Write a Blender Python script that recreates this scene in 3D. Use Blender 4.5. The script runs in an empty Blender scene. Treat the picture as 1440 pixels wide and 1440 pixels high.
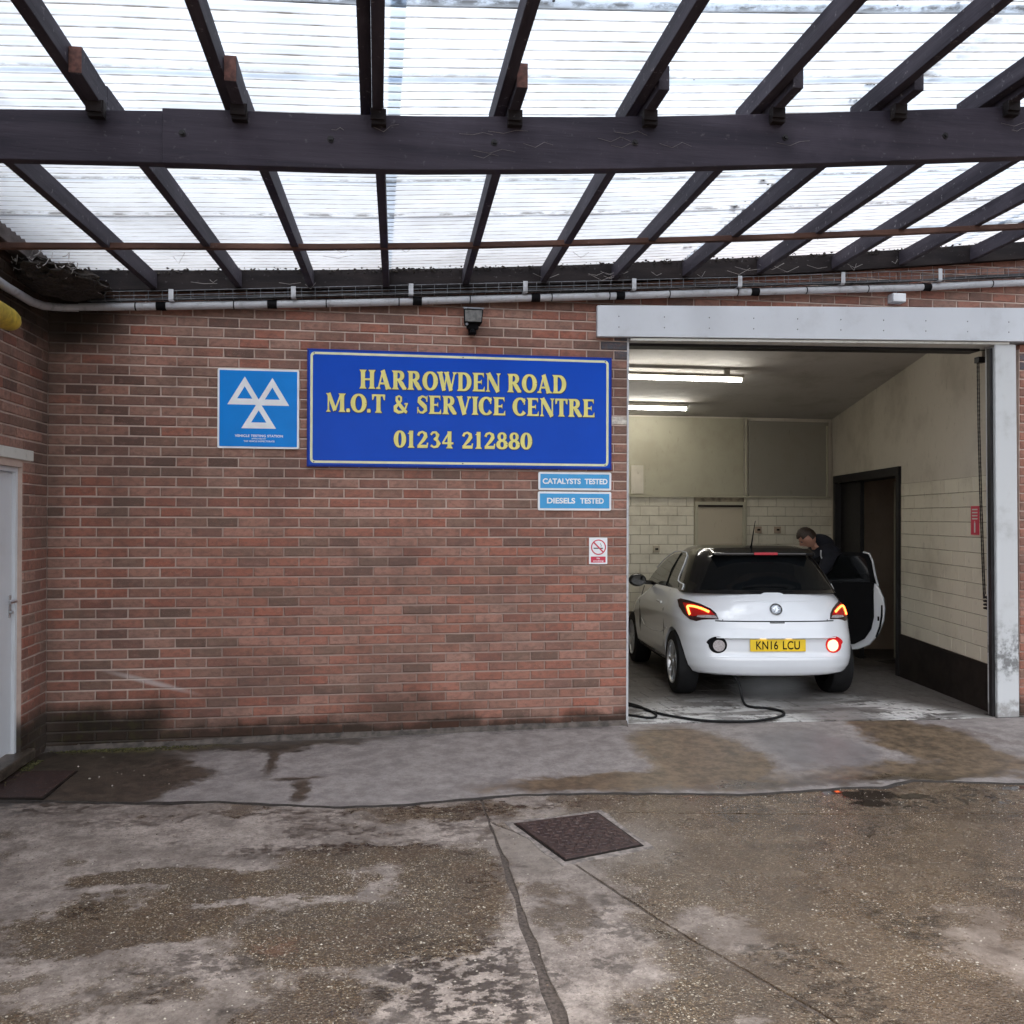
import bpy, bmesh, math, random
from mathutils import Vector, Matrix, noise as mnoise
random.seed(7)
R = math.radians
scene = bpy.context.scene
C = scene.collection

# ------------------------------------------------------------------ camera
cam_d = bpy.data.cameras.new('camera'); cam = bpy.data.objects.new('camera', cam_d); C.objects.link(cam)
cam_d.lens = 30.98; cam_d.sensor_width = 36; cam_d.clip_start = .05; cam_d.clip_end = 500
CAM = Vector((2.3899, -6.9029, 1.6653))
yaw, pit, rol = .1518, .006, -.0032
r0 = Vector((math.cos(yaw), -math.sin(yaw), 0)); f0 = Vector((math.sin(yaw), math.cos(yaw), 0)); u0 = Vector((0, 0, 1))
fF = f0*math.cos(pit) + u0*math.sin(pit); uu = -f0*math.sin(pit) + u0*math.cos(pit)
rR = r0*math.cos(rol) - uu*math.sin(rol); uU = r0*math.sin(rol) + uu*math.cos(rol)
cam.matrix_world = Matrix(((rR.x, uU.x, -fF.x, CAM.x), (rR.y, uU.y, -fF.y, CAM.y), (rR.z, uU.z, -fF.z, CAM.z), (0, 0, 0, 1)))
scene.camera = cam

# ------------------------------------------------------------------ world, sun, exposure
world = bpy.data.worlds.new('World'); scene.world = world; world.use_nodes = True
wn = world.node_tree; bg = wn.nodes['Background']
sky = wn.nodes.new('ShaderNodeTexSky'); sky.sky_type = 'NISHITA'; sky.sun_disc = False
sky.sun_elevation = R(50); sky.sun_rotation = R(200); sky.air_density = 1.0; sky.dust_density = 4.0; sky.ozone_density = 1.0
hs = wn.nodes.new('ShaderNodeHueSaturation'); hs.inputs['Saturation'].default_value = .35
wn.links.new(sky.outputs[0], hs.inputs['Color']); wn.links.new(hs.outputs[0], bg.inputs['Color'])
bg.inputs['Strength'].default_value = .15
sun_d = bpy.data.lights.new('sun', 'SUN'); sun_d.energy = 1.2; sun_d.angle = R(25); sun_d.color = (1, .97, .93)
sun = bpy.data.objects.new('sun', sun_d); C.objects.link(sun)
sd = Vector((math.cos(R(50))*math.sin(R(200)), math.cos(R(50))*math.cos(R(200)), math.sin(R(50))))
sun.rotation_euler = sd.to_track_quat('Z', 'Y').to_euler()
scene.view_settings.view_transform = 'Standard'; scene.view_settings.look = 'None'
scene.view_settings.gamma = 1; scene.view_settings.use_curve_mapping = False
scene.view_settings.exposure = 1.35
scene.render.engine = 'CYCLES'
scene.cycles.max_bounces = 8; scene.cycles.transmission_bounces = 6; scene.cycles.transparent_max_bounces = 12

# ------------------------------------------------------------------ helpers: objects
def tag(o, label=None, cat=None, group=None, kind=None):
    if label: o['label'] = label
    if cat: o['category'] = cat
    if group: o['group'] = group
    if kind: o['kind'] = kind
    return o
def empty(name, loc=(0, 0, 0), label=None, cat=None, group=None, rot=(0, 0, 0)):
    o = bpy.data.objects.new(name, None); C.objects.link(o); o.location = loc; o.rotation_euler = rot
    o.empty_display_size = .1
    return tag(o, label, cat, group)
class MB:
    def __init__(s): s.v = []; s.f = []; s.t = []; s.m = []
    def add(s, vs, fs, tone=0, m=0):
        b = len(s.v); s.v += [tuple(v) for v in vs]
        for f in fs: s.f.append(tuple(i+b for i in f)); s.t.append(tone); s.m.append(m)
        return s
    def box(s, x0, x1, y0, y1, z0, z1, tone=0, m=0):
        return s.add([(x0,y0,z0),(x1,y0,z0),(x1,y1,z0),(x0,y1,z0),(x0,y0,z1),(x1,y0,z1),(x1,y1,z1),(x0,y1,z1)],
                     [(0,3,2,1),(4,5,6,7),(0,1,5,4),(1,2,6,5),(2,3,7,6),(3,0,4,7)], tone, m)
    def hexa(s, lo, hi, tone=0, m=0):
        return s.add(list(lo)+list(hi), [(0,3,2,1),(4,5,6,7),(0,1,5,4),(1,2,6,5),(2,3,7,6),(3,0,4,7)], tone, m)
    def tube(s, pts, r, n=8, m=0, cap=True):
        P = [Vector(p) for p in pts]; rings = []
        rr = r if isinstance(r, (list, tuple)) else [r]*len(P)
        up = None
        for i, p in enumerate(P):
            d = (P[min(i+1, len(P)-1)] - P[max(i-1, 0)]).normalized()
            if up is None: up = Vector((0,0,1)) if abs(d.z) < .9 else Vector((1,0,0))
            a = d.cross(up).normalized(); b2 = a.cross(d).normalized(); up = b2
            rings.append([p + (a*math.cos(k*2*math.pi/n) + b2*math.sin(k*2*math.pi/n))*rr[i] for k in range(n)])
        vs = [q for rg in rings for q in rg]; fs = []
        for i in range(len(P)-1):
            for k in range(n): fs.append((i*n+k, i*n+(k+1) % n, (i+1)*n+(k+1) % n, (i+1)*n+k))
        if cap: fs.append(tuple(range(n))[::-1]); fs.append(tuple((len(P)-1)*n+k for k in range(n)))
        return s.add(vs, fs, 0, m)
    def lathe(s, prof, n=24, axis='X', c=(0,0,0), m=0, cap=True):
        vs = []; fs = []
        for (a, r) in prof:
            for k in range(n):
                t = 2*math.pi*k/n; p = {'X': (a, r*math.cos(t), r*math.sin(t)), 'Y': (r*math.cos(t), a, r*math.sin(t)), 'Z': (r*math.cos(t), r*math.sin(t), a)}[axis]
                vs.append((p[0]+c[0], p[1]+c[1], p[2]+c[2]))
        for i in range(len(prof)-1):
            for k in range(n): fs.append((i*n+k, i*n+(k+1) % n, (i+1)*n+(k+1) % n, (i+1)*n+k))
        if cap: fs.append(tuple(range(n))); fs.append(tuple((len(prof)-1)*n+k for k in range(n)))
        return s.add(vs, fs, 0, m)
    def prism(s, poly, y0, y1, m=0):            # poly in (x,z), extruded along y
        n = len(poly)
        vs = [(x, y0, z) for x, z in poly] + [(x, y1, z) for x, z in poly]
        fs = [tuple(range(n)), tuple(range(2*n-1, n-1, -1))] + [(i, i+n, (i+1) % n+n, (i+1) % n) for i in range(n)]
        return s.add(vs, fs, 0, m)
    def mesh(s, name):
        me = bpy.data.meshes.new(name); me.from_pydata(s.v, [], s.f); me.update()
        if any(s.t):
            a = me.attributes.new('tone', 'FLOAT', 'FACE'); a.data.foreach_set('value', s.t)
        if any(s.m): me.polygons.foreach_set('material_index', s.m)
        return me
    def build(s, name, mat, parent=None, smooth=False, fixn=True):
        me = s.mesh(name)
        if fixn:
            bm = bmesh.new(); bm.from_mesh(me); bmesh.ops.recalc_face_normals(bm, faces=bm.faces); bm.to_mesh(me); bm.free()
        return obj(name, me, mat, parent, smooth)
def obj(name, me, mat, parent=None, smooth=False):
    mats = mat if isinstance(mat, (list, tuple)) else [mat]
    if not me.materials:
        for m in mats: me.materials.append(m)
    o = bpy.data.objects.new(name, me); C.objects.link(o)
    if parent: o.parent = parent
    if smooth:
        me.polygons.foreach_set('use_smooth', [True]*len(me.polygons)); me.set_sharp_from_angle(angle=R(38))
    return o
def bevel(o, w=.004, seg=2):
    m = o.modifiers.new('bevel', 'BEVEL'); m.width = w; m.segments = seg; m.limit_method = 'ANGLE'; m.angle_limit = R(40)
    return o
def interp(x, xs, ys):
    if x <= xs[0]: return ys[0] + (ys[1]-ys[0])*(x-xs[0])/(xs[1]-xs[0]) if len(xs) > 1 else ys[0]
    for i in range(len(xs)-1):
        if x <= xs[i+1]: return ys[i] + (ys[i+1]-ys[i])*(x-xs[i])/(xs[i+1]-xs[i])
    return ys[-1] + (ys[-1]-ys[-2])*(x-xs[-1])/(xs[-1]-xs[-2])
def cinterp(x, xs, ys):
    return ys[0] if x <= xs[0] else ys[-1] if x >= xs[-1] else interp(x, xs, ys)

# ------------------------------------------------------------------ helpers: materials
class NT:
    def __init__(s, name):
        s.mat = bpy.data.materials.new(name); s.mat.use_nodes = True; s.t = s.mat.node_tree; s.n = s.t.nodes
        s.b = s.n['Principled BSDF']; s.out = s.n['Material Output']; s._pos = None
    def new(s, t): return s.n.new(t)
    def link(s, a, b): s.t.links.new(a, b)
    def put(s, sock, v):
        if isinstance(v, bpy.types.NodeSocket): s.link(v, sock)
        elif v is not None:
            if isinstance(v, (tuple, list)) and len(v) == 3 and sock.type == 'RGBA': v = (*v, 1)
            sock.default_value = v
    def pos(s):
        if not s._pos: s._pos = s.new('ShaderNodeNewGeometry').outputs['Position']
        return s._pos
    def xyz(s):
        n = s.new('ShaderNodeSeparateXYZ'); s.link(s.pos(), n.inputs[0]); return n.outputs
    def m(s, op, a, b=0, c=None, clamp=False):
        n = s.new('ShaderNodeMath'); n.operation = op; n.use_clamp = clamp
        s.put(n.inputs[0], a); s.put(n.inputs[1], b)
        if c is not None: s.put(n.inputs[2], c)
        return n.outputs[0]
    def smooth(s, v, a, b):           # 0 at a .. 1 at b
        n = s.new('ShaderNodeMapRange'); n.interpolation_type = 'SMOOTHSTEP'
        s.put(n.inputs[0], v); n.inputs[1].default_value = min(a, b); n.inputs[2].default_value = max(a, b)
        n.inputs[3].default_value = 0 if a < b else 1; n.inputs[4].default_value = 1 if a < b else 0
        return n.outputs[0]
    def noise(s, scale, detail=4, rough=.55, vec=None, stretch=None, dist=0):
        n = s.new('ShaderNodeTexNoise'); n.inputs['Scale'].default_value = scale; n.inputs['Detail'].default_value = detail
        n.inputs['Roughness'].default_value = rough; n.inputs['Distortion'].default_value = dist
        v = vec or s.pos()
        if stretch:
            mp = s.new('ShaderNodeMapping'); mp.inputs['Scale'].default_value = stretch; s.link(v, mp.inputs[0]); v = mp.outputs[0]
        s.link(v, n.inputs['Vector']); return n.outputs[0]
    def voro(s, scale, out='Color', feature='F1', rnd=1):
        n = s.new('ShaderNodeTexVoronoi'); n.feature = feature; n.inputs['Scale'].default_value = scale; n.inputs['Randomness'].default_value = rnd
        s.link(s.pos(), n.inputs['Vector']); return n.outputs[out]
    def mix(s, f, a, b, mode='MIX'):
        n = s.new('ShaderNodeMix'); n.data_type = 'RGBA'; n.blend_type = mode; n.clamp_factor = True
        s.put(n.inputs[0], f); s.put(n.inputs[6], a); s.put(n.inputs[7], b); return n.outputs[2]
    def ramp(s, v, stops, const=False):
        n = s.new('ShaderNodeValToRGB'); e = n.color_ramp.elements
        if const: n.color_ramp.interpolation = 'CONSTANT'
        while len(e) < len(stops): e.new(.5)
        for i, (p, c) in enumerate(stops):
            e[i].position = p
        for i, (p, c) in enumerate(stops): e[i].color = (*c, 1) if len(c) == 3 else c
        s.put(n.inputs[0], v); return n.outputs[0]
    def bump(s, h, strength=.5, dist=.002):
        n = s.new('ShaderNodeBump'); n.inputs['Strength'].default_value = strength; n.inputs['Distance'].default_value = dist
        s.link(h, n.inputs['Height']); s.link(n.outputs[0], s.b.inputs['Normal']); return n
    def blob(s, ox, oy, cx, cy, rx, ry, soft=.3, rot=0):
        # soft-edged ellipse in the plane of sockets ox, oy -> 1 inside
        a = s.m('SUBTRACT', ox, cx); b = s.m('SUBTRACT', oy, cy)
        if rot:
            ca, sa = math.cos(rot), math.sin(rot)
            a2 = s.m('ADD', s.m('MULTIPLY', a, ca), s.m('MULTIPLY', b, sa)); b = s.m('SUBTRACT', s.m('MULTIPLY', b, ca), s.m('MULTIPLY', a, sa)); a = a2
        a = s.m('DIVIDE', a, rx); b = s.m('DIVIDE', b, ry)
        d = s.m('SQRT', s.m('ADD', s.m('MULTIPLY', a, a), s.m('MULTIPLY', b, b)))
        return s.smooth(d, 1+soft, 1-soft)
    def mx(s, *v):
        r = v[0]
        for q in v[1:]: r = s.m('MAXIMUM', r, q)
        return r
def simple(name, col, rough=.5, metal=0, var=.12, scale=12, bump=0, bscale=60, coat=0, spec=None, emit=None, es=1):
    n = NT(name)
    if var:
        f = n.noise(scale, 5); c2 = tuple(c*(1-var) for c in col); c1 = tuple(min(1, c*(1+var)) for c in col)
        n.put(n.b.inputs['Base Color'], n.mix(n.smooth(f, .3, .7), c2, c1))
        n.put(n.b.inputs['Roughness'], n.m('ADD', rough-.06, n.m('MULTIPLY', n.noise(scale*3, 3), .12)))
    else:
        n.put(n.b.inputs['Base Color'], col); n.b.inputs['Roughness'].default_value = rough
    n.b.inputs['Metallic'].default_value = metal
    if coat: n.b.inputs['Coat Weight'].default_value = coat; n.b.inputs['Coat Roughness'].default_value = .04
    if spec is not None: n.b.inputs['Specular IOR Level'].default_value = spec
    if bump: n.bump(n.noise(bscale, 4), bump, .002)
    if emit: n.put(n.b.inputs['Emission Color'], emit); n.b.inputs['Emission Strength'].default_value = es
    return n.mat
M = {}
# bricks
def brick_mat():
    n = NT('brick'); at = n.new('ShaderNodeAttribute'); at.attribute_name = 'tone'; o = n.xyz()
    base = n.ramp(at.outputs['Fac'], [(0, (.105,.066,.052)), (.10, (.14,.088,.068)), (.22, (.20,.125,.096)), (.36, (.245,.14,.108)), (.5, (.29,.128,.092)), (.64, (.315,.118,.082)), (.78, (.315,.152,.112)), (.88, (.32,.18,.14)), (.93, (.075,.085,.105)), (.96, (.075,.085,.105)), (1, (.72,.68,.60))])
    wn_ = n.new('ShaderNodeTexWhiteNoise'); wn_.noise_dimensions = '1D'; n.link(n.m('MULTIPLY', at.outputs['Fac'], 917.0), wn_.inputs['W'])
    plain = n.smooth(at.outputs['Fac'], .92, .90)
    base = n.mix(n.m('MULTIPLY', n.m('MULTIPLY', n.smooth(wn_.outputs['Value'], .55, 1), .6), plain), base, (.38,.215,.17))
    base = n.mix(n.m('MULTIPLY', n.m('MULTIPLY', n.smooth(wn_.outputs['Value'], .36, 0), .55), plain), base, (.15,.08,.068))
    n1 = n.noise(34, 6, .6, stretch=(.55, 1, 1)); n2 = n.noise(160, 3)
    c = n.mix(n.m('MULTIPLY', n.smooth(n1, .42, .66), .5), base, (.12,.075,.062))
    c = n.mix(n.m('MULTIPLY', n.smooth(n.noise(9, 5, .65), .5, .62), .16), c, (.33,.13,.09))
    c = n.mix(n.m('MULTIPLY', n.smooth(n.noise(21, 5, .6, stretch=(.5, 1, 1.3)), .52, .72), .38), c, (.36,.20,.165))
    c = n.mix(n.m('MULTIPLY', n.smooth(n2, .58, .72), .35), c, (.44,.32,.26))
    c = n.mix(n.m('MULTIPLY', n.smooth(n.noise(52, 5, .7), .62, .72), .5), c, (.06,.042,.036))
    # drifting zones of grime
    c = n.mix(n.m('MULTIPLY', n.smooth(n.noise(1.3, 6, .68), .46, .62), .36), c, (.085,.060,.052))
    c = stains_and_shade(n, o, c)
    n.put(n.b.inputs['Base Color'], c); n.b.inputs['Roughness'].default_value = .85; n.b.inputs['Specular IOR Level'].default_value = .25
    n.bump(n.m('ADD', n1, n.m('MULTIPLY', n2, .5)), .7, .003)
    return n.mat
def stains_and_shade(n, o, c):
    # damp, algae and soot that sit on the masonry near the corner and the ground; shade painted below the roof
    nz = n.m('MULTIPLY', n.m('SUBTRACT', n.noise(3.5, 5, .6), .5), .5)
    X = n.m('ADD', o[0], nz); Z = n.m('ADD', o[2], n.m('MULTIPLY', nz, .55))
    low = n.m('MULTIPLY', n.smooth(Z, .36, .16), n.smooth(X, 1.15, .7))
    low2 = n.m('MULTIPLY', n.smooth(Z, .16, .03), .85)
    low3 = n.blob(X, Z, 2.62, .06, .45, .24, .5)
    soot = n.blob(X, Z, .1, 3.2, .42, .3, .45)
    top_shade = n.m('MULTIPLY', n.smooth(Z, 3.22, 3.42), n.smooth(o[0], 6.5, 3.5))  # recess shade under the roof, painted onto the top courses
    dark = n.mx(n.m('MULTIPLY', low, .93), low2, n.m('MULTIPLY', low3, .55), n.m('MULTIPLY', soot, .92), n.m('MULTIPLY', top_shade, .55))
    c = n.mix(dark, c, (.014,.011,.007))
    c = n.mix(n.m('MULTIPLY', n.m('MULTIPLY', low, n.smooth(n.noise(14, 4), .5, .65)), .4), c, (.05,.045,.015))
    # pale scrape, and darker brown towards the corner
    arc = n.blob(o[0], o[2], .72, .43, .26, .018, .7, -.28)
    c = n.mix(n.m('MULTIPLY', arc, .6), c, (.55,.50,.48))
    cor = n.m('MULTIPLY', n.smooth(o[0], .16, .0), n.smooth(o[1], -.5, .02))
    return n.mix(n.m('MULTIPLY', cor, .35), c, (.10,.075,.062))
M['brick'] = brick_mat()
def mortar_mat():
    n = NT('mortar'); o = n.xyz()
    c = n.mix(n.noise(18, 5), (.40,.30,.255), (.58,.455,.395)); c = n.mix(n.m('MULTIPLY', n.m('MULTIPLY', n.smooth(n.m('ADD', o[2], n.m('MULTIPLY', n.noise(2, 4), .8)), 2.5, 1.6), n.smooth(n.m('ADD', o[0], n.m('MULTIPLY', n.noise(2.4, 4), .8)), .8, 1.8)), .74), c, (.225,.145,.12)); c = n.mix(n.m('MULTIPLY', n.smooth(n.noise(1.3, 4), .45, .7), .4), c, (.17,.12,.10))
    c = stains_and_shade(n, o, c); n.put(n.b.inputs['Base Color'], c); n.b.inputs['Roughness'].default_value = .95
    n.bump(n.noise(220, 3), .6, .002); return n.mat
M['mortar'] = mortar_mat()

def pebble_layer(n):
    v = n.voro(82); cr = n.new('ShaderNodeSeparateColor'); n.link(v, cr.inputs[0])
    d = n.voro(82, 'Distance')
    stone = n.ramp(cr.outputs[0], [(0, (.042,.029,.019)), (.22, (.092,.060,.034)), (.44, (.16,.105,.058)), (.62, (.075,.053,.037)), (.78, (.26,.19,.115)), (.88, (.13,.068,.042)), (.94, (.46,.40,.30)), (1, (.64,.58,.48))])
    v2 = n.voro(230); c2 = n.new('ShaderNodeSeparateColor'); n.link(v2, c2.inputs[0])
    fine = n.ramp(c2.outputs[1], [(0, (.04,.029,.021)), (.5, (.092,.062,.037)), (.9, (.18,.13,.078)), (.96, (.52,.46,.37))])
    gap = n.smooth(d, .36, .6)
    return n.mix(n.mx(gap, n.smooth(cr.outputs[1], .45, .5)), stone, fine), d
def yard_mat():
    n = NT('yard_concrete'); o = n.xyz()
    nz = n.m('MULTIPLY', n.m('SUBTRACT', n.noise(4.2, 9, .74), .5), .8); nz2 = n.m('MULTIPLY', n.m('SUBTRACT', n.noise(3.1, 9, .74, stretch=(1, 1.2, 1)), .48), .8)
    nz = n.m('ADD', nz, n.m('MULTIPLY', n.m('SUBTRACT', n.noise(26, 6, .7), .5), .16)); nz2 = n.m('ADD', nz2, n.m('MULTIPLY', n.m('SUBTRACT', n.noise(31, 6, .7), .5), .14)); X = n.m('ADD', o[0], nz); Y = n.m('ADD', o[1], nz2)
    stone, d = pebble_layer(n)
    mott = n.noise(9, 6, .65); fine = n.noise(120, 3, .7)
    dry = n.mix(n.smooth(mott, .3, .7), (.225,.185,.16), (.43,.365,.32))
    dry = n.mix(n.m('MULTIPLY', n.smooth(n.noise(38, 5, .7), .5, .60), .45), dry, (.15,.115,.095))
    dry = n.mix(n.m('MULTIPLY', n.smooth(fine, .58, .7), .5), dry, (.14,.10,.08))
    dry = n.mix(n.m('MULTIPLY', n.smooth(n.voro(95, 'Distance'), .2, .1), .55), dry, (.5,.45,.39))
    c8 = n.new('ShaderNodeSeparateColor'); n.link(n.voro(140), c8.inputs[0]); dry = n.mix(n.m('MULTIPLY', n.smooth(c8.outputs[0], .72, .9), .55), dry, n.mix(c8.outputs[1], (.07,.052,.042), (.50,.44,.37)))
    dry = n.mix(n.m('MULTIPLY', n.smooth(n.noise(13, 8, .75), .54, .60), .35), dry, (.115,.09,.075))
    # where the cement skin has worn off down to the aggregate
    worn = n.mx(n.blob(X, Y, 1.35, -2.95, .52, .26, .12), n.blob(X, Y, 1.85, -2.62, .5, .2, .12), n.blob(X, Y, 1.35, -2.45, .36, .13, .15), n.blob(X, Y, 2.4, -2.35, .5, .17, .2), n.blob(X, Y, 2.35, -3.15, .62, .3, .2),
                n.blob(X, Y, 2.1, -3.75, .3, .3, .2), n.blob(X, Y, 2.75, -2.75, .3, .5, .2), n.blob(X, Y, 1.1, -3.85, .3, .3, .2), n.blob(X, Y, 2.85, -1.72, .5, .14, .3),
                n.m('MULTIPLY', n.smooth(X, 3.35, 3.6), .95), n.blob(X, Y, 3.55, -3.9, .33, .3, .3), n.blob(X, Y, 2.3, -4.6, 1.6, .5, .3))
    keep = n.mx(n.blob(X, Y, 3.84, -3.4, .15, .22, .3), n.blob(X, Y, 3.28, -2.95, .15, .75, .3), n.blob(X, Y, 4.95, -3.75, .26, .36, .4), n.blob(X, Y, 1.53, -3.33, .13, .16, .2), n.blob(X, Y, 1.75, -2.78, .16, .05, .2), n.blob(X, Y, 3.55, -4.15, .25, .12, .4), n.blob(X, Y, 3.35, -2.45, .2, .18, .4), n.blob(X, Y, 1.78, -3.6, .24, .18, .3))
    worn = n.m('MULTIPLY', worn, n.m('SUBTRACT', 1, keep))
    worn = n.m('MAXIMUM', worn, n.m('MULTIPLY', n.smooth(n.noise(2.4, 6, .66), .56, .62), .75), clamp=True)
    c = n.mix(worn, dry, stone)
    big = n.noise(1.7, 5, .6)
    c = n.mix(n.m('MULTIPLY', n.smooth(big, .42, .66), .45), c, (.085,.064,.05))
    c = n.mix(n.m('MULTIPLY', n.smooth(n.noise(6, 6, .7), .45, .62), .35), c, (.07,.055,.045))
    c = n.mix(n.m('MULTIPLY', n.smooth(X, 3.5, 4.3), .25), c, (.15,.092,.048))
    c = n.mix(n.m('MULTIPLY', n.smooth(n.noise(3.3, 7, .7), .50, .62), n.m('MULTIPLY', n.smooth(X, 3.6, 4.6), .5)), c, (.045,.031,.021))
    wetpatch = n.mx(n.blob(X, Y, 2.72, -3.62, .36, .38, .4), n.blob(X, Y, 2.15, -2.2, .6, .07, .5), n.blob(X, Y, 3.1, -1.7, .6, .06, .5), n.blob(X, Y, 2.3, -1.95, .25, .04, .5), n.blob(X, Y, .45, -1.1, .7, .32, .4), n.m('MULTIPLY', n.blob(X, Y, 2.0, -1.62, 1.6, .05, .8), .9))
    wetn = n.m('MULTIPLY', n.mx(wetpatch, n.m('MULTIPLY', n.smooth(n.noise(1.9, 4, .6), .56, .62), .7)), n.smooth(n.noise(17, 7, .7, stretch=(.7, 1, 1)), .47, .52))
    c = n.mix(n.m('MULTIPLY', wetn, .82), c, (.020,.0145,.010))
    c = n.mix(n.m('MULTIPLY', n.blob(X, Y, 2.0, -3.22, .09, .05, .5), .25), c, (.20,.075,.045))
    c = n.mix(n.m('MULTIPLY', n.blob(X, Y, 3.47, -2.28, .5, .42, .3), n.m('MULTIPLY', n.smooth(mott, .3, .5), .55)), c, (.26,.22,.185))
    n.put(n.b.inputs['Base Color'], c)
    pe = n.m('ADD', o[1], n.m('MULTIPLY', n.m('SUBTRACT', n.noise(14, 5, .6), .5), .12)); px = n.m('ADD', o[0], n.m('MULTIPLY', n.m('SUBTRACT', n.noise(11, 5, .6), .5), .18))
    puddle = n.mx(n.blob(px, pe, 5.42, -1.80, .20, .10, .15), n.blob(px, pe, 5.36, -1.95, .12, .07, .2), n.blob(px, pe, 5.23, -1.72, .10, .055, .2), n.blob(px, pe, 5.68, -1.86, .14, .045, .3), n.blob(px, pe, 6.5, -1.8, .18, .05, .3), n.m('MULTIPLY', n.blob(X, Y, 5.95, -1.95, .5, .13, .3), n.smooth(n.noise(22, 4), .5, .56)))
    c2 = n.mix(n.m('MULTIPLY', puddle, .9), c, (.028,.022,.018)); n.put(n.b.inputs['Base Color'], c2)
    damp = n.smooth(n.noise(2.2, 5, .6), .38, .6)
    rough = n.m('SUBTRACT', .70, n.m('MULTIPLY', n.m('MULTIPLY', worn, damp), .36))
    rough = n.m('SUBTRACT', rough, n.m('MULTIPLY', n.smooth(n.m('ADD', o[0], n.m('MULTIPLY', nz, .6)), 3.6, 4.6), .27))
    rough = n.m('SUBTRACT', rough, n.m('MULTIPLY', wetn, .35))
    rough = n.m('SUBTRACT', rough, n.m('MULTIPLY', n.blob(X, Y, 5.0, -2.2, .6, .75, .5), .16))
    rough = n.m('MAXIMUM', n.m('MULTIPLY', rough, n.m('SUBTRACT', 1, n.m('MULTIPLY', puddle, .97))), .03)
    n.put(n.b.inputs['Roughness'], rough)
    h = n.m('ADD', n.m('MULTIPLY', n.m('MULTIPLY', n.smooth(d, .7, .1), worn), .8), n.m('ADD', n.m('MULTIPLY', fine, .25), n.m('MULTIPLY', mott, .5)))
    h = n.m('MULTIPLY', h, n.m('SUBTRACT', 1, puddle))
    n.bump(h, .75, .005); return n.mat
M['yard'] = yard_mat()
def apron_mat():
    n = NT('apron_concrete'); o = n.xyz()
    nz = n.m('MULTIPLY', n.m('SUBTRACT', n.noise(3.2, 9, .74), .5), .75); nz2 = n.m('MULTIPLY', n.m('SUBTRACT', n.noise(3.9, 9, .74, stretch=(1, 1.3, 1)), .5), .7)
    nz = n.m('ADD', nz, n.m('MULTIPLY', n.m('SUBTRACT', n.noise(26, 6, .7), .5), .16)); nz2 = n.m('ADD', nz2, n.m('MULTIPLY', n.m('SUBTRACT', n.noise(31, 6, .7), .5), .14)); X = n.m('ADD', o[0], nz); Y = n.m('ADD', o[1], nz2)
    mott = n.noise(7, 7, .66); fine = n.noise(90, 4, .6)
    c = n.mix(n.smooth(mott, .3, .7), (.175,.152,.145), (.315,.28,.262)); c = n.mix(n.m('MULTIPLY', n.smooth(n.noise(24, 7, .72), .45, .65), .35), c, (.14,.115,.105)); c = n.mix(n.m('MULTIPLY', n.smooth(fine, .5, .7), .4), c, (.11,.09,.078)); c = n.mix(n.m('MULTIPLY', n.smooth(n.noise(210, 2, .5), .62, .72), .35), c, (.42,.38,.34))
    brown = n.mx(n.blob(X, Y, 4.68, -.85, .44, .8, .15), n.blob(X, Y, 4.1, -1.32, 1.0, .17, .3), n.blob(X, Y, 6.55, -.7, .42, .8, .15), n.blob(X, Y, 6.2, -1.35, .9, .22, .3))
    c = n.mix(n.m('MULTIPLY', brown, .95), c, n.mix(n.smooth(n.noise(12, 7, .72), .35, .65), (.062,.042,.025), (.175,.122,.074)))
    grey = n.blob(X, Y, 5.6, -.8, .42, .5, .3)
    c = n.mix(n.m('MULTIPLY', grey, .8), c, n.mix(mott, (.085,.075,.075), (.215,.2,.20)))
    wet = n.mx(n.blob(X, Y, .58, -.85, .70, .60, .12), n.blob(X, Y, .3, -.3, .75, .35, .25), n.blob(X, Y, 1.3, -.12, 1.2, .1, .4), n.m('MULTIPLY', n.blob(X, Y, 5.3, -1.5, 1.2, .1, .4), .7))
    crack = n.mx(n.blob(n.m('ADD', o[0], n.m('MULTIPLY', nz, .35)), o[1], 1.68, -.45, .045, .45, .5), n.blob(n.m('ADD', o[0], n.m('MULTIPLY', nz, .35)), n.m('ADD', o[1], n.m('MULTIPLY', nz2, .3)), 1.87, -.98, .16, .03, .4), n.blob(n.m('ADD', o[0], n.m('MULTIPLY', nz, .4)), o[1], 1.92, -1.22, .05, .24, .4), n.blob(X, Y, 1.75, -.2, .28, .16, .3))
    rust = n.blob(X, Y, 7.05, -.6, .05, .5, .8, .5)
    c = n.mix(n.m('MULTIPLY', rust, .5), c, (.09,.06,.05))
    c = n.mix(n.m('MULTIPLY', n.mx(wet, crack), .93), c, n.mix(n.smooth(n.noise(11, 7, .75), .38, .62), (.018,.013,.008), (.07,.052,.036)))
    c = n.mix(n.m('MULTIPLY', n.m('MULTIPLY', wet, n.smooth(n.noise(60, 4, .7), .58, .68)), .5), c, (.20,.165,.12))
    moss = n.m('MULTIPLY', n.blob(X, n.m('ADD', o[1], n.m('MULTIPLY', nz2, .3)), .75, -.10, .5, .06, .5), n.smooth(n.noise(30, 5), .4, .55))
    c = n.mix(n.m('MULTIPLY', moss, .8), c, (.17,.15,.05))
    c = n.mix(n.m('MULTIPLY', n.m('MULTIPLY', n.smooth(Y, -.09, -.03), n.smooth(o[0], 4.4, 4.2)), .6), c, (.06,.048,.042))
    n.put(n.b.inputs['Base Color'], c)
    n.put(n.b.inputs['Roughness'], n.m('SUBTRACT', .74, n.m('ADD', n.m('MULTIPLY', n.mx(wet, crack), .3), n.m('MULTIPLY', n.mx(brown, grey), .26))))
    n.bump(n.m('ADD', mott, n.m('MULTIPLY', fine, .5)), .5, .005); return n.mat
M['apron'] = apron_mat()
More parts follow.
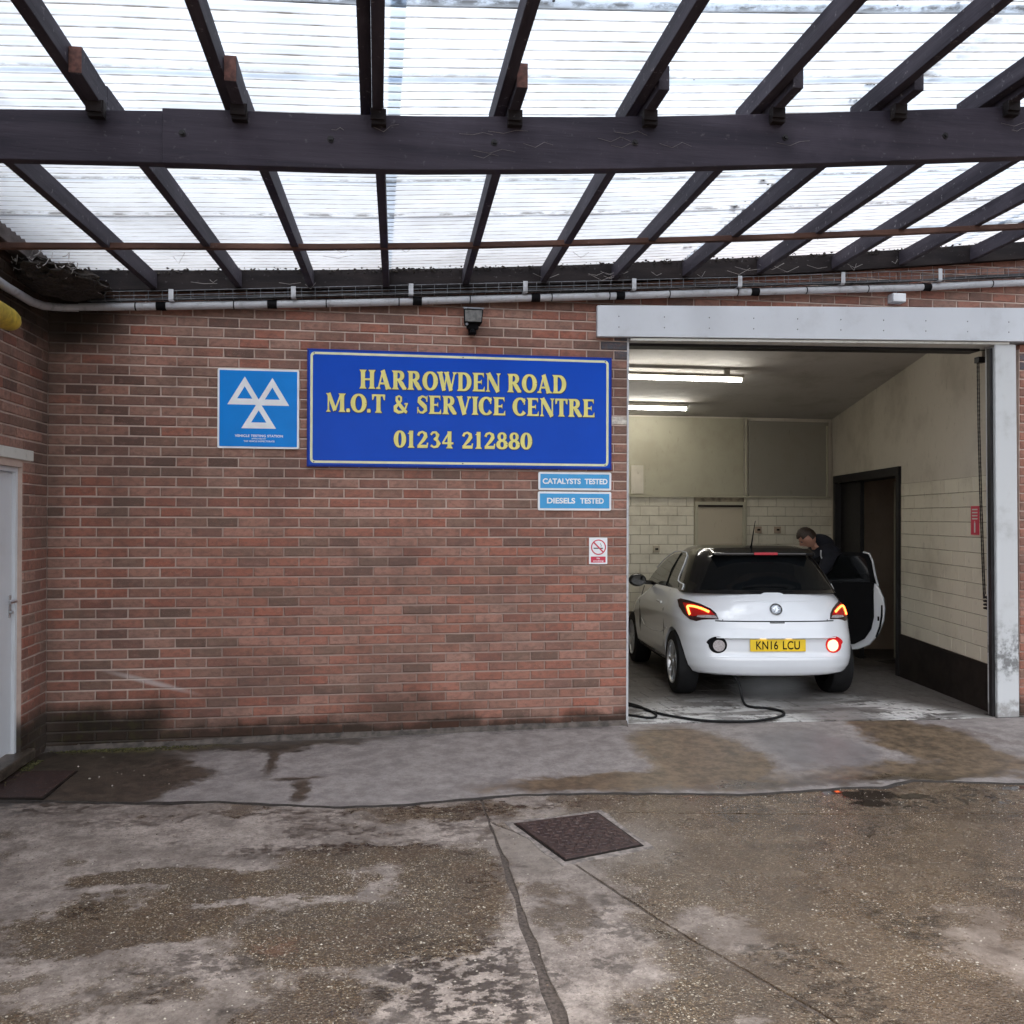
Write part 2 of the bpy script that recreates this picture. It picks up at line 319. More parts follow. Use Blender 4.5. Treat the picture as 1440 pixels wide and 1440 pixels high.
def floor_mat():
    n = NT('worn_painted_floor'); o = n.xyz()
    w = n.noise(5.5, 7, .68, stretch=(.5, 1.6, 1)); w2 = n.noise(26, 5, .7, stretch=(1, .35, 1))
    front = n.smooth(n.m('ADD', o[1], n.m('MULTIPLY', w, .8)), 1.9, .6)
    mid = n.blob(o[0], o[1], 6.3, .3, .34, .75, .5)
    rt = n.smooth(n.m('ADD', o[0], n.m('MULTIPLY', o[1], .3)), 7.6, 7.2)
    paint = n.m('MULTIPLY', n.m('MULTIPLY', n.smooth(n.m('ADD', n.m('MULTIPLY', w, .6), n.m('MULTIPLY', w2, .4)), .42, .50), front), n.m('MULTIPLY', n.m('SUBTRACT', 1, n.m('MULTIPLY', mid, .75)), rt))
    g = n.mix(w, (.055,.047,.042), (.155,.14,.13))
    paint = n.m('MULTIPLY', paint, n.m('SUBTRACT', 1, n.m('MULTIPLY', n.smooth(n.noise(2.6, 5, .6, stretch=(.6, 1.5, 1)), .50, .60), .8)))
    c = n.mix(n.m('MULTIPLY', paint, .9), g, n.mix(w2, (.5,.49,.48), (.78,.77,.74)))
    n.put(n.b.inputs['Base Color'], c); n.put(n.b.inputs['Roughness'], n.m('ADD', .34, n.m('MULTIPLY', w2, .4)))
    n.bump(w2, .4, .004); return n.mat
M['floor'] = floor_mat()
M['joint'] = simple('dark_joint', (.028,.022,.018), .8, var=.4, scale=40, bump=.6)
M['joint_rough'] = simple('gritty_joint', (.085,.066,.054), .75, var=.5, scale=60, bump=.9, bscale=160)
def timber_mat(name, a, b, stretch, dust=.25):
    n = NT(name); g = n.noise(9, 6, .6, stretch=stretch); f = n.noise(70, 4, .6, stretch=stretch)
    c = n.mix(n.smooth(g, .3, .7), a, b); c = n.mix(n.m('MULTIPLY', n.smooth(n.noise(3, 5), .5, .75), .35), c, tuple(v*1.8 for v in b))
    c = n.mix(n.m('MULTIPLY', n.smooth(n.noise(28, 6, .7), .60, .70), dust), c, (.34,.32,.33))
    n.put(n.b.inputs['Base Color'], c); n.b.inputs['Roughness'].default_value = .72; n.b.inputs['Specular IOR Level'].default_value = .18
    n.bump(n.m('ADD', g, n.m('MULTIPLY', f, .6)), .6, .004); return n.mat
M['beam'] = timber_mat('stained_beam', (.022,.019,.028), (.044,.037,.050), (.12, 1, 1.6), .12)
M['rafter'] = timber_mat('stained_rafter', (.022,.019,.027), (.05,.043,.055), (1.6, .14, 1.6), .45)
M['batten'] = timber_mat('brown_batten', (.055,.028,.022), (.12,.062,.045), (.12, 1.5, 1.5), .12)
M['endgrain'] = simple('red_end_grain', (.095,.038,.03), .8, var=.4, scale=50, bump=.4)
M['ledger'] = timber_mat('dirty_ledger', (.008,.006,.007), (.02,.015,.015), (.15, 1, 1.4), .25)
M['dusty_rafter'] = timber_mat('dusty_rafter', (.06,.048,.044), (.14,.118,.112), (1.6, .14, 1.6), .6)
def sheet_mat():
    n = NT('corrugated_plastic'); o = n.xyz()
    # corrugation shading painted into the valleys, grime at the laps between sheets, and moss along the side lap
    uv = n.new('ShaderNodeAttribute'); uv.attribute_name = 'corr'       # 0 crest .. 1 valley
    lp = n.new('ShaderNodeAttribute'); lp.attribute_name = 'lap'
    fine = n.noise(30, 6, .7, stretch=(.25, 1, 1)); big = n.noise(2.2, 5, .6)
    valley_shade = n.m('MULTIPLY', n.smooth(uv.outputs['Fac'], .80, .99), n.m('ADD', .60, n.m('MULTIPLY', n.smooth(fine, .42, .62), .3)))  # shading of the corrugations, painted as a dark line in each valley
    lap = n.m('MULTIPLY', lp.outputs['Fac'], n.smooth(n.noise(16, 5, .7, stretch=(.5, 1, 1)), .40, .60))
    speck = n.m('MULTIPLY', n.smooth(n.noise(75, 4, .7), .70, .76), .5)
    film = n.m('MULTIPLY', n.smooth(big, .35, .75), .22)
    dirt = n.mx(n.m('ADD', valley_shade, film), n.m('MULTIPLY', lap, .95), speck)  # painted valley shading together with film, lap grime and specks
    tr = n.new('ShaderNodeBsdfTranslucent'); tp = n.new('ShaderNodeBsdfTransparent'); df = n.new('ShaderNodeBsdfDiffuse'); gl = n.new('ShaderNodeBsdfGlossy')
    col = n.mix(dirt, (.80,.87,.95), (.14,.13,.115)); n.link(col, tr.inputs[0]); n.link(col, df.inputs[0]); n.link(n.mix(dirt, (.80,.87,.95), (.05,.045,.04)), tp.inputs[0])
    gl.inputs[0].default_value = (.6,.6,.6,1); gl.inputs['Roughness'].default_value = .25
    m1 = n.new('ShaderNodeMixShader'); m1.inputs[0].default_value = .24; n.link(tr.outputs[0], m1.inputs[1]); n.link(tp.outputs[0], m1.inputs[2])
    m2 = n.new('ShaderNodeMixShader'); m2.inputs[0].default_value = .12; n.link(m1.outputs[0], m2.inputs[1]); n.link(df.outputs[0], m2.inputs[2])
    m3 = n.new('ShaderNodeMixShader'); m3.inputs[0].default_value = .04; n.link(m2.outputs[0], m3.inputs[1]); n.link(gl.outputs[0], m3.inputs[2])
    n.link(m3.outputs[0], n.out.inputs[0]); n.n.remove(n.b); return n.mat
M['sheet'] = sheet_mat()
def dirty_paint(name, col, grime=(.12,.10,.085), amt=.5, rough=.45, sc=3, lo=.5, hi=.75):
    n = NT(name); a = n.noise(sc, 6, .65); b = n.noise(60, 4, .7, stretch=(1, 1, .3))
    c = n.mix(n.m('MULTIPLY', n.smooth(a, lo, hi), amt), col, grime); c = n.mix(n.m('MULTIPLY', n.smooth(b, .6, .72), amt*.6), c, grime)
    n.put(n.b.inputs['Base Color'], c); n.b.inputs['Roughness'].default_value = rough; n.bump(n.noise(40, 3), .12, .002); return n.mat
M['white_fascia'] = dirty_paint('white_fascia', (.555,.58,.625), amt=.16)
M['white_post'] = dirty_paint('white_post', (.50,.515,.53), amt=.45, sc=2.2, lo=.52, hi=.7)
def post_mat():
    n = NT('scuffed_white_post'); o = n.xyz(); a = n.noise(2.2, 6, .65)
    c = n.mix(n.m('MULTIPLY', n.smooth(a, .52, .72), .4), (.50,.515,.53), (.13,.115,.10))
    k = n.m('ADD', o[2], n.m('MULTIPLY', n.m('SUBTRACT', n.noise(9, 6, .7), .5), .5))
    sc = n.m('MULTIPLY', n.m('MULTIPLY', n.smooth(k, .25, .45), n.smooth(k, .85, .55)), n.smooth(n.noise(13, 6, .7), .42, .6))
    c = n.mix(n.m('MULTIPLY', sc, .8), c, (.08,.08,.08)); c = n.mix(n.m('MULTIPLY', n.smooth(k, .12, .0), .6), c, (.12,.10,.085))
    n.put(n.b.inputs['Base Color'], c); n.b.inputs['Roughness'].default_value = .5; return n.mat
M['white_post'] = post_mat()
M['door_paint'] = dirty_paint('grey_white_door_paint', (.62,.64,.67), amt=.12)
M['lintel'] = dirty_paint('lintel_paint', (.62,.62,.58), amt=.4, sc=9)
M['black_steel'] = simple('black_steel', (.012,.011,.012), .5, var=.3, spec=.25)
M['rubber'] = simple('black_rubber', (.009,.009,.010), .7, var=.2, spec=.2)
M['pipe'] = dirty_paint('grey_plastic_pipe', (.46,.47,.50), (.10,.09,.085), amt=.6, sc=14)
M['galv'] = simple('galvanised_wire', (.17,.175,.19), .5, metal=.6, var=.35, scale=30)
M['cable'] = simple('black_cable', (.03,.032,.036), .5, var=.3)
M['chrome'] = simple('chrome', (.75,.76,.78), .12, metal=1, var=0)
M['badge_metal'] = simple('badge_metal', (.30,.31,.33), .25, metal=1, var=.5, scale=70)
M['alu'] = simple('brushed_aluminium', (.58,.59,.61), .35, metal=1, var=.1)
M['blue_sign'] = simple('royal_blue_sign', (.002,.062,.47), .3, var=.05, scale=2, spec=.14)
M['blue_edge'] = simple('dark_blue_edge', (.006,.028,.24), .4, var=.1, spec=.2)
M['yellow_letter'] = simple('yellow_letter', (.72,.66,.20), .45, var=.06)
M['yellow_line'] = simple('pale_yellow_line', (.66,.68,.42), .4, var=.06)
M['letter_edge'] = simple('letter_edge', (.012,.015,.05), .4, var=0)
M['mot_blue'] = simple('bright_blue_sign', (.0,.205,.66), .35, var=.05, scale=3, spec=.2)
M['sky_blue'] = simple('sky_blue_sign', (.03,.30,.62), .3, var=.05)
M['sign_white'] = simple('sign_white', (.74,.76,.79), .4, var=.05)
M['sign_red'] = simple('sign_red', (.55,.03,.07), .4, var=.1)
M['sign_dark'] = simple('sign_dark', (.05,.05,.06), .5, var=0)
M['cream_tile'] = None
def cream(name, a, b, grime=.4, rough=.35):
    n = NT(name); at = n.new('ShaderNodeAttribute'); at.attribute_name = 'tone'; o = n.xyz()
    c = n.mix(at.outputs['Fac'], a, b); c = n.mix(n.m('MULTIPLY', n.smooth(n.noise(1.6, 6, .62), .45, .72), grime), c, (.20,.165,.115))
    c = n.mix(n.m('MULTIPLY', n.smooth(n.noise(22, 5, .7, stretch=(1, 1, .35)), .58, .72), grime), c, (.15,.12,.09))
    n.put(n.b.inputs['Base Color'], c); n.b.inputs['Roughness'].default_value = rough; n.bump(n.noise(30, 4), .15, .003); return n.mat
M['cream_tile'] = cream('cream_glazed_tile', (.60,.565,.46), (.65,.61,.50), .4)
M['grout'] = simple('dirty_grout', (.24,.205,.15), .9, var=.4)
M['plaster'] = cream('cream_plaster', (.54,.50,.42), (.54,.50,.42), .35, .7)
M['ceiling'] = cream('grey_ceiling', (.46,.44,.41), (.46,.44,.41), .4, .8)
M['grey_board'] = cream('grey_board', (.25,.235,.195), (.25,.235,.195), .35, .7)
M['pale_board'] = cream('pale_board', (.38,.36,.27), (.38,.36,.27), .3, .6)
M['lobby'] = cream('brown_lobby_wall', (.36,.28,.21), (.36,.28,.21), .5, .7)
M['beige'] = cream('beige_hatch', (.42,.37,.28), (.42,.37,.28), .25, .5)
M['skirt'] = simple('black_skirting', (.016,.012,.010), .6, var=.4, scale=5, bump=.3, spec=.2)
M['tube'] = simple('lit_fluorescent_tube', (.9,.9,.85), .4, var=0, emit=(1, .965, .89), es=18)
M['cement'] = simple('worn_cement', (.235,.20,.178), .8, var=.45, scale=28, bump=.6)
M['iron'] = None
def iron():
    n = NT('rusty_cast_iron'); a = n.noise(22, 6, .65)
    c = n.mix(n.smooth(a, .4, .7), (.038,.023,.022), (.085,.05,.042)); c = n.mix(n.m('MULTIPLY', n.smooth(n.noise(48, 4), .62, .7), .6), c, (.24,.2,.18))
    n.put(n.b.inputs['Base Color'], c); n.put(n.b.inputs['Roughness'], n.m('ADD', .35, n.m('MULTIPLY', a, .4))); n.b.inputs['Metallic'].default_value = .25
    n.bump(n.noise(150, 4), .7, .003); return n.mat
M['iron'] = iron()
M['pipe_yellow'] = simple('yellow_plastic', (.52,.38,.045), .5, var=.3, scale=18, bump=.2)
M['moss'] = simple('moss', (.06,.055,.018), .95, var=.5, scale=60, bump=.8)
M['litter'] = simple('dry_litter', (.03,.024,.02), .95, var=.6, scale=60, bump=.9)
M['cobweb'] = simple('cobweb', (.30,.28,.27), .95, var=.3)
M['stone_a'] = simple('pale_stone', (.42,.38,.32), .6, var=.3, scale=40)
M['stone_b'] = simple('brown_stone', (.12,.085,.06), .5, var=.4, scale=40)
# car
M['paint'] = simple('white_car_paint', (.68,.705,.75), .22, var=0, coat=1)
M['gloss_black'] = simple('gloss_black_paint', (.010,.010,.011), .12, var=0, coat=.5)
M['glass'] = simple('dark_tinted_glass', (.005,.006,.007), .05, var=0, spec=.35)
M['side_glass'] = simple('side_window_glass', (.075,.08,.062), .06, var=0, spec=.7)  # lighter colour stands in for the interior reflected in the panes
M['trim_black'] = simple('black_trim', (.005,.005,.006), .7, var=.1, spec=.1)
M['plate'] = simple('yellow_plate', (.74,.50,.01), .35, var=.04)
M['lamp_dark'] = simple('dark_lamp_housing', (.03,.008,.01), .12, var=0, coat=.4)
M['lamp_red'] = simple('red_lamp_lens', (.22,.008,.01), .15, var=0, emit=(1, .04, .02), es=.05)
M['lamp_off'] = simple('unlit_red_lens', (.42,.012,.03), .2, var=0)
M['lamp_clear'] = simple('clear_lamp_lens', (.33,.30,.31), .15, var=.2, scale=80, coat=.5)
M['lamp_glow'] = simple('lit_lamp_strip', (.9,.3,.1), .3, var=0, emit=(1, .11, .02), es=4.5)
M['fog_glow'] = simple('lit_fog_lamp', (.9,.4,.3), .3, var=0, emit=(1, .17, .08), es=3)
M['fog_ring'] = simple('red_fog_ring', (.35,.01,.015), .15, var=0, emit=(1, .02, .02), es=.1)
M['plate_lamp'] = simple('number_plate_lamp', (.9,.8,.6), .3, var=0, emit=(1, .72, .4), es=2.5)
M['skin'] = simple('skin', (.42,.22,.16), .55, var=.1)
M['hair'] = simple('brown_hair', (.026,.015,.010), .6, var=.4, scale=60, bump=.6, bscale=200)
M['navy'] = simple('navy_fabric', (.005,.006,.013), .9, var=.25, scale=20, bump=.3)
M['denim'] = simple('dark_denim', (.02,.025,.045), .85, var=.25)
M['white_cord'] = simple('white_piping', (.5,.52,.56), .7, var=0)
M['steam'] = None

# ------------------------------------------------------------------ masonry
CO = .0754            # course height
BL, BH = .215, .0645
def chipped(l, h, d=.1, tone=.5, seed=0):
    rnd = random.Random(seed); j = lambda a=.0016: rnd.uniform(-a, a)
    mb = MB(); c = .004 + rnd.random()*.002
    fo = j(.0022)
    f = [(c+j(), fo+j(.001), c+j()), (l-c+j(), fo+j(.001), c+j()), (l-c+j(), fo+j(.001), h-c+j()), (c+j(), fo+j(.001), h-c+j())]
    o = [(0+j(), fo+c, 0+j()), (l+j(), fo+c, 0+j()), (l+j(), fo+c, h+j()), (0+j(), fo+c, h+j())]
    b = [(0, d, 0), (l, d, 0), (l, d, h), (0, d, h)]
    mb.add(f+o+b, [(0,1,2,3), (0,4,5,1), (1,5,6,2), (2,6,7,3), (3,7,4,0), (4,8,9,5), (5,9,10,6), (6,10,11,7), (7,11,8,4)], max(tone, .001))
    return mb
FULL = []
for i in range(120):
    t = random.choice([.10,.22,.32,.36,.40,.44,.48,.52,.55,.6,.64,.68,.72,.78,.82,.5,.6,.7,.4,.62,.75,.85,.3,.66]) + random.uniform(-.03, .03)
    FULL.append(t)
def wall_bricks(thing, cells, xform, budget=300, name='brick', mat='brick', gen=None, tonef=None):
    """cells: (s, z, length, height, tone or None); xform(s, z) -> (x, y, z, rotz)"""
    vis = []
    for k, (s, z, l, h, tone) in enumerate(cells):
        x, y, zz, rz = xform(s, z); p = Vector((x + math.cos(rz)*l/2, y + math.sin(rz)*l/2, zz)) - CAM
        fw = p.dot(fF)
        if fw < .3: vis.append((0, k)); continue
        u, v = p.dot(rR)/fw, p.dot(uU)/fw
        n = Vector((math.sin(rz), -math.cos(rz), 0)); a = abs(p.normalized().dot(n))*l*h/(fw*fw)
        vis.append((a if abs(u) < .6 and abs(v) < .6 else a*.001, k))
    top = set(k for a, k in sorted(vis, reverse=True)[:budget] if a > 0)
    cache = {}; rest = MB()
    for k, (s, z, l, h, tone) in enumerate(cells):
        x, y, zz, rz = xform(s, z)
        t = tone if tone is not None else FULL[random.randrange(120)]
        if tonef and tone is None: t = tonef(s, z, t)
        if k in top:
            key = (round(l, 3), round(h, 3), round(t, 3) if gen is None else round(t, 1), random.randrange(3))
            if key not in cache:
                cache[key] = (gen or chipped)(l, h, tone=t, seed=hash(key) & 0xffff).mesh(name); cache[key].materials.append(M[mat])
            o = bpy.data.objects.new(name, cache[key]); C.objects.link(o); o.parent = thing; o.location = (x, y, zz); o.rotation_euler = (0, 0, rz)
        else:
            g = (gen or chipped)(l, h, tone=t, seed=k); ca, sa = math.cos(rz), math.sin(rz)
            g.v = [(x+ca*a-sa*b, y+sa*a+ca*b, zz+c) for a, b, c in g.v]
            rest.add(g.v, g.f, max(t, .001))
    if rest.v:
        o = rest.build(name+'work' if name == 'brick' else name+'_field', M[mat], thing, fixn=False); tag(o, kind='stuff')

front = empty('brick_wall', (0, 0, 0), 'long red brown brick wall in stretcher bond carrying the blue signs', 'wall')
def zone_tone(s, z, t):       # a band of browner bricks near the top left, redder below
    if z > 1.9 and s < 1.6 and random.random() < .7: return random.choice([.03,.08,.14,.2,.24,.3,.27,.34,.36,.32])
    if z > 2.0 and random.random() < .35: return random.choice([.2,.26,.34,.8,.84])
    if z < 1.0 and random.random() < .12: return random.choice([.12,.2,.3])
    return t
cells = []
WX = 4.3875
for r in range(-1, 52):
    z = r*CO + .005
    odd = r % 2 != 0
    def run(x0, x1, off):
        x = off
        while x < x1 - .03:
            a, b = max(x, x0), min(x+.225, x1)
            if b - a > .04:
                tone = None
                if r in (39, 40, 41) and a > 4.14: tone = .945
                if r == 32 and a > 4.14: tone = 1.0
                g0 = 0.005 if a > x0+.001 or x0 > 0 else 0.0
                cells.append((a+g0, z, (b-a)-.005-g0 if b < x1-.001 else (b-a)-g0, BH, tone))
            x += .225
    if z < 3.12: run(0, WX, -0.0 if odd else -.1125)
    elif z < 3.19: run(0, 4.2,  -0.0 if odd else -.1125)
    else: run(0, 9.2, -0.0 if odd else -.1125)
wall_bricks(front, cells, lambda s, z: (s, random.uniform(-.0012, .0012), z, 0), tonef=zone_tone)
mb = MB(); mb.box(-.25, WX-.003, .0075, .215, -.35, 3.125); mb.box(-.25, WX+.5, .0075, .215, 3.128, 4.5); mb.box(WX+.5, 9.6, .0075, .215, 3.19, 4.5)
for r in range(-1, 50):
    z0, z1 = r*CO+.005+BH-.001, (r+1)*CO+.006; xe = WX-.004 if z0 < 3.12 else 9.2
    if z0 > 4.0: break
    mb.add([(0,.0012,z0),(xe,.0012,z0),(xe,.0095,z1),(0,.0095,z1),(0,.012,z0),(xe,.012,z0)], [(0,1,2,3),(0,4,5,1)])
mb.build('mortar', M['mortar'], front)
mb = MB(); mb.box(WX-.004, WX+.012, -.004, .22, -.1, 3.125); tag(mb.build('corner_strip', M['pipe'], front), 'thin pale metal strip down the door edge')
# mortar fillet along the foot of the wall
mb = MB()
for i in range(30):
    a, b = i*4.39/30, (i+1)*4.39/30; za, zb = -.06+.055*min(1, a/4), -.06+.055*min(1, b/4)
    mb.add([(a, -.05-.01*math.sin(i*2.1), za-.05), (b, -.05-.01*math.sin((i+1)*2.1), zb-.05), (b, .01, zb-.05), (a, .01, za-.05), (a, -.03, za+.012), (b, -.03, zb+.012), (b, .01, zb+.045), (a, .01, za+.045)],
           [(0,3,2,1),(4,5,6,7),(0,1,5,4),(1,2,6,5),(2,3,7,6),(3,0,4,7)])
mb.build('mortar_fillet', simple('dirty_fillet', (.08,.066,.057), .85, var=.5, scale=14, bump=.6), front)

# right pier
pier = empty('brick_pier', (7.83, 0, 0), 'narrow brick pier at the right edge beyond the white steel post', 'wall')
cells = []
for r in range(-1, 42):
    z = r*CO+.005
    if z > 3.12: break
    x = -.1125 if r % 2 else 0
    while x < 1.4:
        a, b = max(0, x), min(1.4, x+.225)
        if b-a > .04: cells.append((a+.005, z, b-a-.01, BH, .945 if r in (39, 40) and a < .3 else None))
        x += .225
wall_bricks(pier, cells, lambda s, z: (s, -.10, z, 0))
mb = MB(); mb.box(0, 1.4, -.092, .1, -.3, 3.12); mb.build('mortar', M['mortar'], pier)

# side wall on the left, with its door
side = empty('side_wall', (0, 0, 0), 'brick side wall at the left edge meeting the long wall in a corner', 'wall')
D0, D1 = .45, 1.36
cells = []
for r in range(-1, 58):
    z = r*CO+.005
    s = (0 if r % 2 == 0 else -.1125)
    while s < 7.2:
        a, b = max(0, s), s+.225
        for (lo, hi) in (((0, D0), (D1, 7.2)) if z < 1.98 else ((0, .30), (1.5, 7.2)) if 1.98 < z+.02 < 2.12 and z > 2.03 else ((0, 7.2),)):
            p, q = max(a, lo), min(b, hi)
            if q-p > .035:
                cells.append((p+.005, z, q-p-.01, BH, None))
        s += .225
# x along the wall runs towards the camera: brick local x -> +y, so it starts at -(s+l)
lens = {id(c): c for c in cells}
cells2 = [(-(s+l), z, l, h, t) for (s, z, l, h, t) in cells]
wall_bricks(side, cells2, lambda s, z: (random.uniform(-.001, .001), s, z, R(90)), tonef=lambda s, z, t: zone_tone(.5, z, t) if z > 1.9 else t)
mb = MB(); mb.box(-.22, -.0075, -D0, .007, -.3, 4.4); mb.box(-.22, -.0075, -7.2, -D1, -.3, 4.4); mb.box(-.22, -.0075, -D1, -D0, 1.995, 4.4)
mb.build('mortar', M['mortar'], side)
door = MB().box(-.10, -.055, -D1+.035, -D0-.035, .07, 1.955).build('door', M['door_paint'], side); bevel(door, .004)
fr = MB(); fr.box(-.14, -.035, -D0-.034, -D0+.0, .05, 1.993); fr.box(-.14, -.035, -D1, -D1+.034, .05, 1.993); fr.box(-.14, -.035, -D1+.034, -D0-.034, 1.962, 1.993)
fr.build('door_frame', M['door_paint'], side)
h = MB(); h.box(-.055, -.047, -.548, -.512, .98, 1.13); h.tube([(-.05, -.53, 1.09), (-.005, -.53, 1.09)], .009, 8); h.tube([(-.005, -.53, 1.09), (-.005, -.60, 1.088), (-.008, -.64, 1.085)], .008, 8)
h.tube([(-.05, -.53, 1.015), (-.03, -.53, 1.015)], .012, 8)
h.build('handle', M['alu'], door, smooth=True)
li = MB().box(-.2, .012, -1.5, -.30, 2.045, 2.118).build('lintel', M['lintel'], side); bevel(li, .004)
li = MB().box(-.2, .05, -D1-.05, -D0+.12, -.02, .052).build('door_step', M['apron'], side); bevel(li, .012)

# ------------------------------------------------------------------ ground
g = MB().box(-40, 60, -60, .5, -.6, -.115).build('ground', M['joint_rough']); tag(g, kind='structure')
g = MB().box(-40, 60, .5, 60, -.6, -.3).build('ground_behind', M['joint_rough']); tag(g, kind='structure')
yard = empty('yard'); tag(yard, kind='structure')
EDGE = [(-.3,-1.10),(.14,-1.153),(.92,-1.317),(1.42,-1.362),(2.145,-1.571),(2.52,-1.586),(2.91,-1.535),(3.22,-1.496),(3.845,-1.542),(4.67,-1.689),(5.06,-1.672),(5.41,-1.648),(5.59,-1.674),(5.86,-1.559),(6.12,-1.627),(6.55,-1.735),(9.6,-1.9)]
EX, EY = [e[0] for e in EDGE], [e[1] for e in EDGE]
def rough_poly(pts, jit=.004, step=.06):
    out = []
    for i, p in enumerate(pts):
        q = pts[(i+1) % len(pts)]; L = math.hypot(q[0]-p[0], q[1]-p[1]); n = max(1, int(L/step)) if L < 12 else 30
        nx, ny = -(q[1]-p[1])/L, (q[0]-p[0])/L
        for k in range(n):
            t = k/n; j = (mnoise.noise(Vector((p[0]*3+t*L*4, p[1]*3+t*L*3, i))))*jit*2 if k else 0
            out.append((p[0]+(q[0]-p[0])*t+nx*j, p[1]+(q[1]-p[1])*t+ny*j))
    return out
def slab(pts, z0=-.11, z1=-.06, mat='yard', name='concrete_slab', parent=None, jit=.009):
    P = rough_poly(pts, jit); n = len(P)
    bm = bmesh.new(); vs = [bm.verts.new((x, y, z1)) for x, y in P]; f = bm.faces.new(vs)
    if f.normal.z < 0: f.normal_flip()
    bmesh.ops.triangulate(bm, faces=[f]); 
    me = bpy.data.meshes.new(name); bm.normal_update()
    e = bmesh.ops.extrude_face_region(bm, geom=list(bm.faces)); 
    for v in [x for x in e['geom'] if isinstance(x, bmesh.types.BMVert)]: v.co.z = z0
    bmesh.ops.recalc_face_normals(bm, faces=bm.faces); bm.to_mesh(me); bm.free()
    return obj(name, me, M[mat], parent if parent else yard)
edge_l = [(x, y-.006) for x, y in EDGE if x < 3.0]
slab([(-.3,-9),(2.985,-9),(2.988,-3.95),(2.99,-3.5),(3.0,-3.1),(3.012,-2.6),(3.016,-1.96),(3.014,-1.55),(2.91,-1.541)] + [(x, y-.006) for x, y in EDGE if x < 2.6][::-1])
slab([(3.03,-1.535)] + [(x, y-.006) for x, y in EDGE if 3.1 < x] + [(9.6,-2.5),(6.142,-2.24),(5.142,-2.105),(4.324,-1.978),(3.672,-1.858),(3.032,-1.935)])
slab([(3.03,-1.965),(3.285,-2.357),(3.487,-2.985),(3.65,-3.423),(3.80,-3.768),(4.4,-5.2),(5.4,-7.4),(5.4,-9),(3.035,-9),(3.045,-3.95),(3.035,-3.5),(3.035,-3.1),(3.04,-2.6)])
slab([(3.05,-1.95),(3.672,-1.874),(4.324,-1.993),(5.142,-2.122),(6.142,-2.255),(9.6,-2.52),(9.6,-9),(5.42,-9),(5.42,-7.38),(4.415,-5.19),(3.817,-3.76),(3.664,-3.415),(3.50,-2.975),(3.297,-2.35)])
# apron rising from the yard to the wall and the threshold
def zwall(x): return -.055 + .05*min(1, max(0, x)/4)
def apron():
    xs = [-.3 + i*.08 for i in range(125)]; ny = 18; vs = []; fs = []
    for x in xs:
        y0 = cinterp(x, EX, EY) + .004*math.sin(x*31); y1 = -.0 if x < 4.36 else cinterp(x, [4.37, 5.4, 6.3, 7.1, 7.6, 9], [.09, -.01, -.08, -.14, -.1, -.1]); zt = zwall(x) if x < 4.36 else -.02
        for j in range(ny+1):
            t = j/ny; y = y0+(y1-y0)*t; z = -.056 + (zt+.056)*(t*t*(3-2*t)) + .004*mnoise.noise(Vector((x*1.5, y*1.5, 3)))*(math.sin(math.pi*t))
            vs.append((x, y, z))
        vs.append((x, y0, -.12))
    w = ny+2
    for i in range(len(xs)-1):
        for j in range(ny): fs.append((i*w+j, (i+1)*w+j, (i+1)*w+j+1, i*w+j+1))
        fs.append((i*w+ny+1, (i+1)*w+ny+1, (i+1)*w, i*w))
    mb = MB(); mb.add(vs, fs); o = mb.build('apron', M['apron'], None, smooth=False); tag(o, kind='structure'); return o
apron()
mb = MB(); xs_ = [-.25+i*.03 for i in range(325)]; vs = []
for i, x in enumerate(xs_):
    y0 = cinterp(x, EX, EY)+.004*math.sin(x*31); w_ = .012+.05*max(0, mnoise.noise(Vector((x*2.2, 1, 0)))+.12)+.012*abs(mnoise.noise(Vector((x*17, 2, 0))))
    vs += [(x, y0+.006, -.0535), (x, y0-.004, -.0535), (x, y0-w_, -.0592)]
mb.add(vs, [(3*i+k, 3*(i+1)+k, 3*(i+1)+k+1, 3*i+k+1) for i in range(len(xs_)-1) for k in (0, 1)])
mb.build('joint_dirt', M['joint'], yard)
mb = MB(); mb.box(-.3, 9.6, -9, -1.35, -.119, -.0675); mb.build('joint_filler', M['joint_rough'], yard)
# manhole cover
mc = [(3.164,-2.010),(3.663,-1.902),(3.769,-2.421),(3.331,-2.561)]
man = empty('manhole_cover', (3.47, -2.22, -.06), 'rusty square iron manhole cover set askew in the yard concrete', 'manhole cover')
def offs(P, d):
    cx = sum(p[0] for p in P)/len(P); cy = sum(p[1] for p in P)/len(P)
    return [(p[0]+(p[0]-cx)/math.hypot(p[0]-cx, p[1]-cy)*d, p[1]+(p[1]-cy)/math.hypot(p[0]-cx, p[1]-cy)*d) for p in P]
def child_local(o, par): o.parent = par; o.matrix_parent_inverse = Matrix.Translation(par.location).inverted()
def plate(P, z0, z1, name, mat, par):
    bm = bmesh.new(); a = [bm.verts.new((x, y, z0)) for x, y in P]; b = [bm.verts.new((x, y, z1)) for x, y in P]; n = len(P)
    bm.faces.new(a[::-1]); bm.faces.new(b)
    for i in range(n): bm.faces.new((a[i], a[(i+1) % n], b[(i+1) % n], b[i]))
    bmesh.ops.recalc_face_normals(bm, faces=bm.faces); me = bpy.data.meshes.new(name); bm.to_mesh(me); bm.free()
    o = obj(name, me, M[mat]); child_local(o, par); return o
plate(rough_poly(offs(mc, .07), .012), -.07, -.0575, 'cement_surround', 'cement', man)
plate(offs(mc, .012), -.07, -.053, 'frame', 'skirt', man)
bevel(plate(offs(mc, -.004), -.07, -.047, 'cover_plate', 'iron', man), .004)
st = MB()
def bil(u, v):
    a, b, c, d = [Vector((*p, 0)) for p in mc]; return a*(1-u)*(1-v) + b*u*(1-v) + c*u*v + d*(1-u)*v
